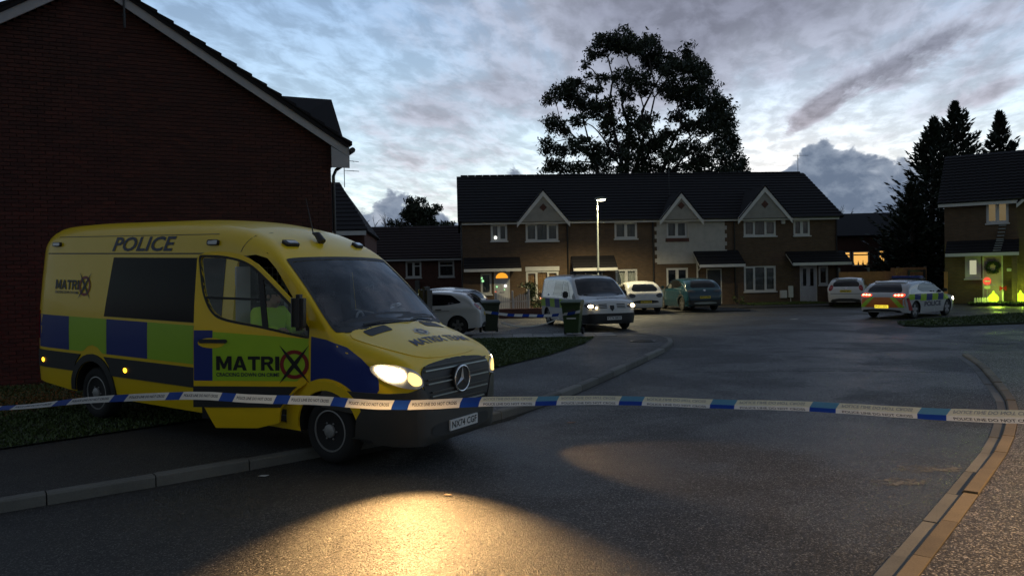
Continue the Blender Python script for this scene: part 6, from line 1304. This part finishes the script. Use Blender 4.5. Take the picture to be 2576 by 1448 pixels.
mb = MB(); mb.tube(catmull([(-.35, 24.9, .42), (.1, 25.2, .28), (.6, 25.4, .25), (1.1, 25.6, .32), (1.55, 25.75, .48)], 8), .02, 5); tag(mb.build('tape_loop', 'tape_white'), 'sagging twisted loop of white tape below the hung police tape', 'tape')
# ------------------------------------------------------------------ officer in the cab
def skin_mesh(name, pts, edges, rad, mat, parent, sub=2, root=0):
    me = bpy.data.meshes.new(name); me.from_pydata([tuple(p) for p in pts], edges, []); o = bpy.data.objects.new(name, me); COL.objects.link(o)
    o.modifiers.new('s', 'SKIN'); sd = o.modifiers.new('u', 'SUBSURF'); sd.levels = sub; sd.render_levels = sub
    for i, v in enumerate(me.skin_vertices[0].data): r = rad[i]; v.radius = r if isinstance(r, tuple) else (r, r); v.use_root = (i == root)
    dg = bpy.context.evaluated_depsgraph_get(); dg.update(); m2 = bpy.data.meshes.new_from_object(o.evaluated_get(dg)); bpy.data.objects.remove(o); bpy.data.meshes.remove(me)
    return ob(name, m2, mat, parent, 180)
def officer():
    per = thing('person', 'officer in a yellow high-visibility jacket and dark cap seated at the van wheel', 'person', VAN.location, 0); per.rotation_euler = VAN.rotation_euler
    ox, oy = -1.36, -.60                                      # seat point in the van's frame
    P = lambda x, y, z: (ox+x, oy+y, z)
    J = dict(pel=P(0, 0, 1.06), wa=P(.02, 0, 1.22), ch=P(.05, 0, 1.45), nk=P(.07, 0, 1.60), hd=P(.12, 0, 1.70), tp=P(.13, 0, 1.80),
             hr=P(.06, -.10, 1.04), kr=P(.46, -.14, 1.02), ar=P(.58, -.14, .68), fr=P(.72, -.15, .64), hl=P(.06, .10, 1.04), kl=P(.46, .13, 1.02), al=P(.58, .13, .68), fl=P(.72, .14, .64),
             sr=P(.05, -.19, 1.54), er=P(.14, -.27, 1.30), wr=P(.40, -.17, 1.36), sl=P(.05, .19, 1.54), ell=P(.20, .26, 1.30), wl=P(.44, .16, 1.38))
    k = list(J); ix = {n: i for i, n in enumerate(k)}
    E = [(ix[a], ix[b]) for a, b in (('pel', 'wa'), ('wa', 'ch'), ('ch', 'nk'), ('nk', 'hd'), ('hd', 'tp'), ('pel', 'hr'), ('hr', 'kr'), ('kr', 'ar'), ('ar', 'fr'), ('pel', 'hl'), ('hl', 'kl'), ('kl', 'al'), ('al', 'fl'), ('ch', 'sr'), ('sr', 'er'), ('er', 'wr'), ('ch', 'sl'), ('sl', 'ell'), ('ell', 'wl'))]
    rad = dict(pel=.13, wa=.12, ch=.13, nk=.058, hd=.088, tp=.07, hr=.09, kr=.062, ar=.042, fr=.04, hl=.09, kl=.062, al=.042, fl=.04, sr=.06, er=.045, wr=.03, sl=.06, ell=.045, wl=.03)
    skin_mesh('body', [J[n] for n in k], E, [rad[n] for n in k], 'skin', per)
    kj = ['pel', 'wa', 'ch', 'nk', 'sr', 'er', 'wr', 'sl', 'ell', 'wl']; ij = {n: i for i, n in enumerate(kj)}; rj = dict(pel=(.165, .15), wa=(.175, .155), ch=(.18, .16), nk=.085, sr=.088, er=.072, wr=.056, sl=.088, ell=.072, wl=.056)
    EJ = [(ij[a], ij[b]) for a, b in (('pel', 'wa'), ('wa', 'ch'), ('ch', 'nk'), ('ch', 'sr'), ('sr', 'er'), ('er', 'wr'), ('ch', 'sl'), ('sl', 'ell'), ('ell', 'wl'))]
    jk = skin_mesh('jacket', [J[n] for n in kj], EJ, [rj[n] for n in kj], 'hi_vis', per)
    dgb = BVHTree.FromPolygons([v.co.copy() for v in jk.data.vertices], [tuple(p.vertices) for p in jk.data.polygons])
    def band(c, axis, r0, w, name):                           # reflective band wrapped on the jacket
        axis = Vector(axis).normalized(); a = axis.orthogonal().normalized(); b = axis.cross(a); V = []; n = 30
        for q in range(n):
            d = a*math.cos(6.2832*q/n)+b*math.sin(6.2832*q/n)
            for h in (-w/2, w/2):
                o_ = Vector(c)+axis*h; hp = dgb.ray_cast(o_+d*.6, -d)[0]; hp2 = dgb.ray_cast(o_, d)[0]; p = hp2 or hp or o_+d*r0; V.append(p+d*.006)
        ob(name, mk(name, V, [(2*i, 2*((i+1) % n), 2*((i+1) % n)+1, 2*i+1) for i in range(n)]), 'reflective', jk, 180)
    band(J['wa'], (.1, 0, 1), .17, .055, 'reflective_band'); e_ = Vector(J['er']); w_ = Vector(J['wr']); band(e_.lerp(w_, .35), w_-e_, .07, .045, 'reflective_band')
    # trousers, boots
    kt = ['pel', 'hr', 'kr', 'ar', 'hl', 'kl', 'al']; it = {n: i for i, n in enumerate(kt)}; rt = dict(pel=.15, hr=.105, kr=.078, ar=.06, hl=.105, kl=.078, al=.06)
    skin_mesh('trousers', [J[n] for n in kt], [(it[a], it[b]) for a, b in (('pel', 'hr'), ('hr', 'kr'), ('kr', 'ar'), ('pel', 'hl'), ('hl', 'kl'), ('kl', 'al'))], [rt[n] for n in kt], 'cloth_black', per)
    for a, f in (('ar', 'fr'), ('al', 'fl')): skin_mesh('boot', [Vector(J[a])+Vector((0, 0, .05)), Vector(J[a])+Vector((0, 0, -.03)), Vector(J[f])], [(0, 1), (1, 2)], [.06, .055, .045], 'cloth_black', per)
    # hands on the wheel: palm plus five fingers each
    for w, s in (('wr', -1), ('wl', 1)):
        W_ = Vector(J[w]); pts = [W_, W_+Vector((.05, 0, .0)), W_+Vector((.09, 0, .0))]; ed = [(0, 1), (1, 2)]; rd = [.026, (.02, .036), (.018, .036)]
        for q in range(4):
            b0 = W_+Vector((.095, (q-1.5)*.019, .0)); L = (.030, .034, .032, .025)[q]; i0 = len(pts); pts += [b0, b0+Vector((L, 0, -.012)), b0+Vector((L*.9, 0, -.05)), b0+Vector((L*.2, 0, -.06))]; ed += [(2, i0), (i0, i0+1), (i0+1, i0+2), (i0+2, i0+3)]; rd += [.0095, .009, .0085, .008]
        i0 = len(pts); pts += [W_+Vector((.045, -s*.035, .0)), W_+Vector((.075, -s*.052, -.02)), W_+Vector((.095, -s*.045, -.045))]; ed += [(1, i0), (i0, i0+1), (i0+1, i0+2)]; rd += [.012, .010, .009]
        skin_mesh('hand', pts, ed, rd, 'skin', per)
    # head: face features, hair, cap
    hc = Vector(J['hd'])+Vector((.0, 0, .03))
    mb = MB(); mb.lathe([(-.11, .02), (-.10, .055), (-.05, .078), (0, .085), (.05, .082), (.09, .05), (.105, .01)], 20, 'z', Matrix.Translation(hc) @ Matrix.Diagonal((1.12, .92, 1.05, 1))); hd = mb.build('face', 'skin', per, 180)
    mb = MB(); mb.add([hc+Vector(p) for p in ((.09, -.012, .02), (.09, .012, .02), (.122, 0, -.02), (.09, -.016, -.03), (.09, .016, -.03))], [(0, 1, 2), (0, 2, 3), (1, 4, 2), (3, 2, 4)]); mb.build('nose', 'skin', hd)
    for s in (-1, 1):
        mb = MB(); mb.lathe([(-.008, .002), (0, .011), (.008, .002)], 10, 'x', Matrix.Translation(hc+Vector((.088, s*.032, .018)))); mb.build('eye', 'hair_dark', hd, 180); mb = MB(); mb.lathe([(-.01, .01), (0, .03), (.01, .012)], 10, 'y', Matrix.Translation(hc+Vector((0, s*.082, 0)))); mb.build('ear', 'skin', hd, 180)
    mb = MB(); mb.box(.082, .094, -.024, .024, -.062, -.054, Matrix.Translation(hc)); mb.build('mouth', 'ring_red', hd)
    mb = MB(); mb.lathe([(-.05, .082), (.0, .094), (.05, .09)], 20, 'z', Matrix.Translation(hc+Vector((-.018, 0, 0))) @ Matrix.Diagonal((1.05, .94, 1, 1))); mb.build('hair', 'hair_dark', per, 180)
    mb = MB(); mb.lathe([(.03, .099), (.07, .102), (.085, .125), (.12, .12), (.135, .06), (.138, 0)], 24, 'z', Matrix.Translation(hc) @ Matrix.Diagonal((1.1, .95, 1, 1))); cp = mb.build('cap', 'cloth_black', per, 40)
    mb = MB(); mb.prism([(.07, -.075), (.14, -.06), (.17, 0), (.14, .06), (.07, .075)], .040, .048, 'xy'); pk = mb.build('cap_peak', 'cloth_black', cp); pk.location = hc
    mb = MB(); nck = Vector(J['nk']); mb.lathe([(-.05, .075), (.05, .068)], 16, 'z', Matrix.Translation(nck)); mb.build('collar', 'cloth_black', per, 180)
officer()
# ------------------------------------------------------------------ trees
def branch(mb, a, b, r0, r1, n=5, wig=.25):
    a, b = Vector(a), Vector(b); L = (b-a).length; P = [a.lerp(b, i/n)+Vector((random.uniform(-1, 1), random.uniform(-1, 1), random.uniform(-.5, .5)))*(wig*L*.12 if 0 < i < n else 0)+Vector((0, 0, L*.08*math.sin(math.pi*i/n))) for i in range(n+1)]
    mb.tube(P, [r0+(r1-r0)*i/n for i in range(n+1)], 6, False); return P
def tree(name, label, base, clumps, stems, leaf, mat, dens, trunk_r=.4, sub=.34, asp=.4, group=None):
    """clumps: (x, y, z, rx, rz) absolute"""
    t = thing(name, label, 'tree', base, 0, group); bx, by, _ = base; mb = MB(); main = []
    for (x, y, z, r) in stems: main += branch(mb, (random.uniform(-.3, .3), random.uniform(-.3, .3), -.1), (x-bx, y-by, z), r*.75, r*.14, 8, .35)
    P = []
    for (x, y, z, rx, rz) in clumps:
        c = Vector((x-bx, y-by, z)); src = min(main, key=lambda p: (p-c).length+max(0, p.z-c.z)*2) if main else Vector()
        if (src-c).length > .4: bp = branch(mb, src, c, .06, .016, 4)
        for q in range(3):
            e = c+Vector((random.gauss(0, rx*.5), random.gauss(0, rx*.5), random.gauss(0, rz*.5))); branch(mb, src.lerp(c, .7), e, .035, .010, 3)
        n = max(3, int(dens*rx*rz))
        for _ in range(n):
            a = rng.uniform(0, 6.283); rr = math.sqrt(rng.uniform()); sc = np.array([c.x+rx*rr*math.cos(a), c.y+rng.normal()*rx*.6, c.z+rz*rr*math.sin(a)])
            P.append(sc+rng.normal(size=(26, 3))*sub*np.array([.5, .5, .42]))
    mb.build('trunk', 'bark', t, 60, fix=False)
    ob('crown', quads_mesh('crown', leaf_cloud(np.concatenate(P), leaf, asp, -.5)), mat, t); return t
ZC = [(750, 250, 130, 85), (870, 215, 120, 95), (980, 260, 130, 90), (1100, 300, 100, 120), (1130, 400, 100, 80), (640, 320, 70, 50), (1250, 400, 110, 90), (1290, 470, 90, 60), (1440, 380, 65, 115), (1480, 540, 115, 150), (1570, 520, 75, 90), (1610, 690, 110, 110), (1730, 760, 60, 80), (1500, 730, 130, 90), (1690, 880, 120, 120), (1790, 960, 65, 90), (1580, 960, 120, 90), (1760, 1110, 100, 110), (1850, 1150, 50, 70), (1640, 1230, 140, 90), (1850, 1290, 90, 80), (1430, 1160, 110, 60), (1890, 1370, 70, 60),
      (560, 435, 45, 30), (455, 610, 75, 65), (380, 670, 80, 70), (280, 690, 75, 70), (470, 740, 105, 70), (640, 640, 75, 40), (205, 745, 35, 30), (570, 530, 25, 15), (690, 560, 60, 35),
      (880, 540, 80, 70), (1010, 560, 95, 60), (900, 690, 75, 60), (1080, 640, 75, 55), (1260, 620, 100, 80), (1330, 690, 90, 70), (780, 760, 55, 40), (700, 840, 95, 80), (590, 790, 85, 75), (930, 860, 60, 60), (1100, 920, 85, 60), (1000, 1000, 110, 80), (770, 980, 90, 80), (500, 910, 70, 40), (270, 940, 80, 60), (340, 990, 65, 45), (210, 1140, 65, 80), (330, 1180, 75, 55), (480, 1130, 90, 80), (630, 1200, 80, 85), (800, 1170, 95, 95), (960, 1190, 110, 100), (1150, 1130, 105, 90), (1290, 1030, 90, 55), (1300, 1230, 90, 65), (1100, 1310, 110, 70), (280, 1320, 120, 60), (480, 1345, 110, 50), (700, 1330, 100, 60), (900, 1360, 120, 50), (1500, 1330, 110, 60), (1300, 1370, 120, 40), (1700, 1370, 120, 40), (1350, 880, 80, 60), (1440, 960, 60, 60)]
def zc(zx, zy, dep=60.):
    dx, dy = 1314.4+.287*zx, 40.2+.287*zy; c, s = math.cos(.02), math.sin(.02); u, v = (dx-1287.5)/1937, (724-dy)/1937
    q = camo.matrix_world.to_3x3() @ Vector((u, v, -1)); k = dep/q.y; return q.x*k, 2+q.z*k
cl = []
for zx, zy, rx, rz in ZC:
    dep = 60+random.uniform(-3.5, 3.5); X, Z = zc(zx, zy, dep); cl.append((X, dep, Z, rx*.0089, rz*.0089))
stm = [(*[(zc(a, b)[0]), 60+random.uniform(-2, 2), zc(a, b)[1]], r) for a, b, r in ((760, 330, .30), (900, 400, .34), (1080, 420, .30), (1300, 520, .28), (1480, 600, .28), (480, 760, .24), (300, 760, .18), (1650, 850, .24), (650, 560, .2), (1000, 640, .25))]
tree('eucalyptus_tree', 'tall dark gum tree rising behind the terrace roof', (9.3, 60., 0), cl, stm, .29, 'leaf_dark', 62, sub=.36)
def blob_clumps(cx, cy, z0, z1, rx, n, r):
    out = []
    for _ in range(n):
        h = random.random(); w = rx*math.sqrt(max(.08, 1-(2*h-.75)**2*.8)); out.append((cx+random.uniform(-w, w), cy+random.uniform(-w, w)*.6, z0+(z1-z0)*h, r*random.uniform(.7, 1.2), r*random.uniform(.6, 1.)))
    return out
tree('broadleaf_tree', 'dark bushy evergreen tree behind the bungalow roof', (-7.2, 62., 0), blob_clumps(-7.2, 62., 3., 7.6, 2.6, 34, .62)+[(-7.6, 62, 7.9, .7, .4), (-9.3, 62, 6.0, .6, .4), (-10.0, 62, 5.0, .5, .35), (-4.9, 62, 5.9, .5, .3), (-6.0, 62, 7.2, .45, .35)], [(-7.2, 62, 6.5, .2), (-9, 62, 5, .12), (-5.5, 62, 5.2, .12)], .30, 'leaf_dark', 60, sub=.3)
def bare(name, label, base, h, spread, n, seed):
    t = thing(name, label, 'tree', base); r_ = random.Random(seed); mb = MB(); st = random.getstate(); random.seed(seed)
    def grow(a, d, L, r, k):
        b = a+d*L; branch(mb, a, b, r, r*.55, 3, .5)
        if k == 0: return
        for _ in range(3 if k > 1 else 4):
            nd = (d+Vector((random.gauss(0, .42), random.gauss(0, .42), random.uniform(-.05, .35)))).normalized(); grow(a.lerp(b, random.uniform(.5, 1.)), nd, L*random.uniform(.55, .8), r*.62, k-1)
    for _ in range(n): grow(Vector((random.uniform(-spread, spread)*.3, 0, 0)), Vector((random.uniform(-.35, .35), random.uniform(-.2, .2), 1)).normalized(), h*.42, .12, 4)
    random.setstate(st); mb.build('trunk', 'bark', t, 60, fix=False); return t
bare('bare_tree', 'leafless thin-twigged tree between the tiled house and the bungalow', (-10.6, 57.5, 0), 6.3, 1.5, 3, 3)
bare('bare_tree', 'leafless tree behind the right end of the terrace roof', (25.2, 62., 0), 7.2, 2.0, 3, 5)
def conifer(label, base, h, r, seed, lean=0., n=420):
    t = thing('conifer_tree', label, 'tree', base, 0, 'conifers behind the brick house'); g_ = np.random.default_rng(seed); mb = MB(); mb.tube([(0, 0, 0), (lean*.5, 0, h*.6), (lean, 0, h)], [.25, .14, .03], 8, False); P = []
    Dr = []
    for i in range(n):
        u = (i+g_.uniform())/n; z = .4+(h-.4)*u**.9; R_ = r*(1-u)**.9*g_.choice([.75, .95, 1.1, 1.32], p=[.25, .35, .28, .12])+.10; a = g_.uniform(0, 6.283); m = int(10+26*(1-u))
        d = np.array([math.cos(a), math.sin(a), .12+.9*u*u]); d /= np.linalg.norm(d); sd = np.array([-math.sin(a), math.cos(a), 0]); o_ = np.array([lean*z/h, 0, z]); s_ = np.sqrt(g_.uniform(.04, 1, m))
        lat = g_.uniform(-1, 1, m)*(.30*R_*(1.08-s_)+.05); pts = o_+d*R_*s_[:, None]+sd*lat[:, None]; pts[:, 2] += -.16*R_*np.sin(s_*2.4)+.20*R_*s_**4+g_.normal(size=m)*.05; P.append(pts)
        Dr.append(d+sd*(np.sign(lat)*.7)[:, None]+np.array([0, 0, .25]))
        if i % 9 == 0: mb.tube([o_, o_+d*R_*.8], [.03, .008], 4, False)
    P.append(np.array([[lean, 0, h-.25+.1*k] for k in range(5)])); Dr.append(np.tile([0, 0, 1.], (5, 1)))
    mb.build('trunk', 'bark', t, fix=False); ob('crown', quads_mesh('crown', leaf_cloud(np.concatenate(P), .40, .30, 0., np.concatenate(Dr))), 'leaf_conifer', t); return t
conifer('tall dark conifer, highest of the group behind the brick house', (30.6, 53.0, 0), 13.0, 4.6, 2, n=620)
conifer('dark conifer with leaning tip nearest the terrace', (28.0, 51.5, 0), 11.7, 4.0, 4, .35, n=560)
conifer('dark conifer rising over the roof of the brick house', (34.6, 54.5, 0), 12.6, 3.4, 6, n=520)
conifer('small pointed conifer in front of the larger dark conifers', (26.0, 50.0, 0), 7.2, 2.5, 8, n=300)
conifer('broad dark conifer filling the gap behind the timber fence', (30.0, 49.5, 0), 8.8, 3.6, 11, n=420)
tree('shrub', 'upright green shrub beside the fairy-lit terrace door', (1.0, 37.2, .05), [(1.0+random.uniform(-.3, .3), 37.2, .4+.2*k, .32, .22) for k in range(6)], [(1., 37.2, 1.2, .04)], .13, 'leaf_shrub', 110, sub=.16)['category'] = 'shrub'
for q, (x, y) in enumerate(((11.6, 40.4), (12.2, 40.6))):
    tree('potted_plant', ('low dark plant in a pot beside the teal car', 'small dark plant next to the lawn strip of the end house')[q], (x, y, .07), [(x, y, .35, .25, .15)], [(x, y, .3, .03)], .1, 'leaf_shrub', 60, sub=.12)['category'] = 'plant'
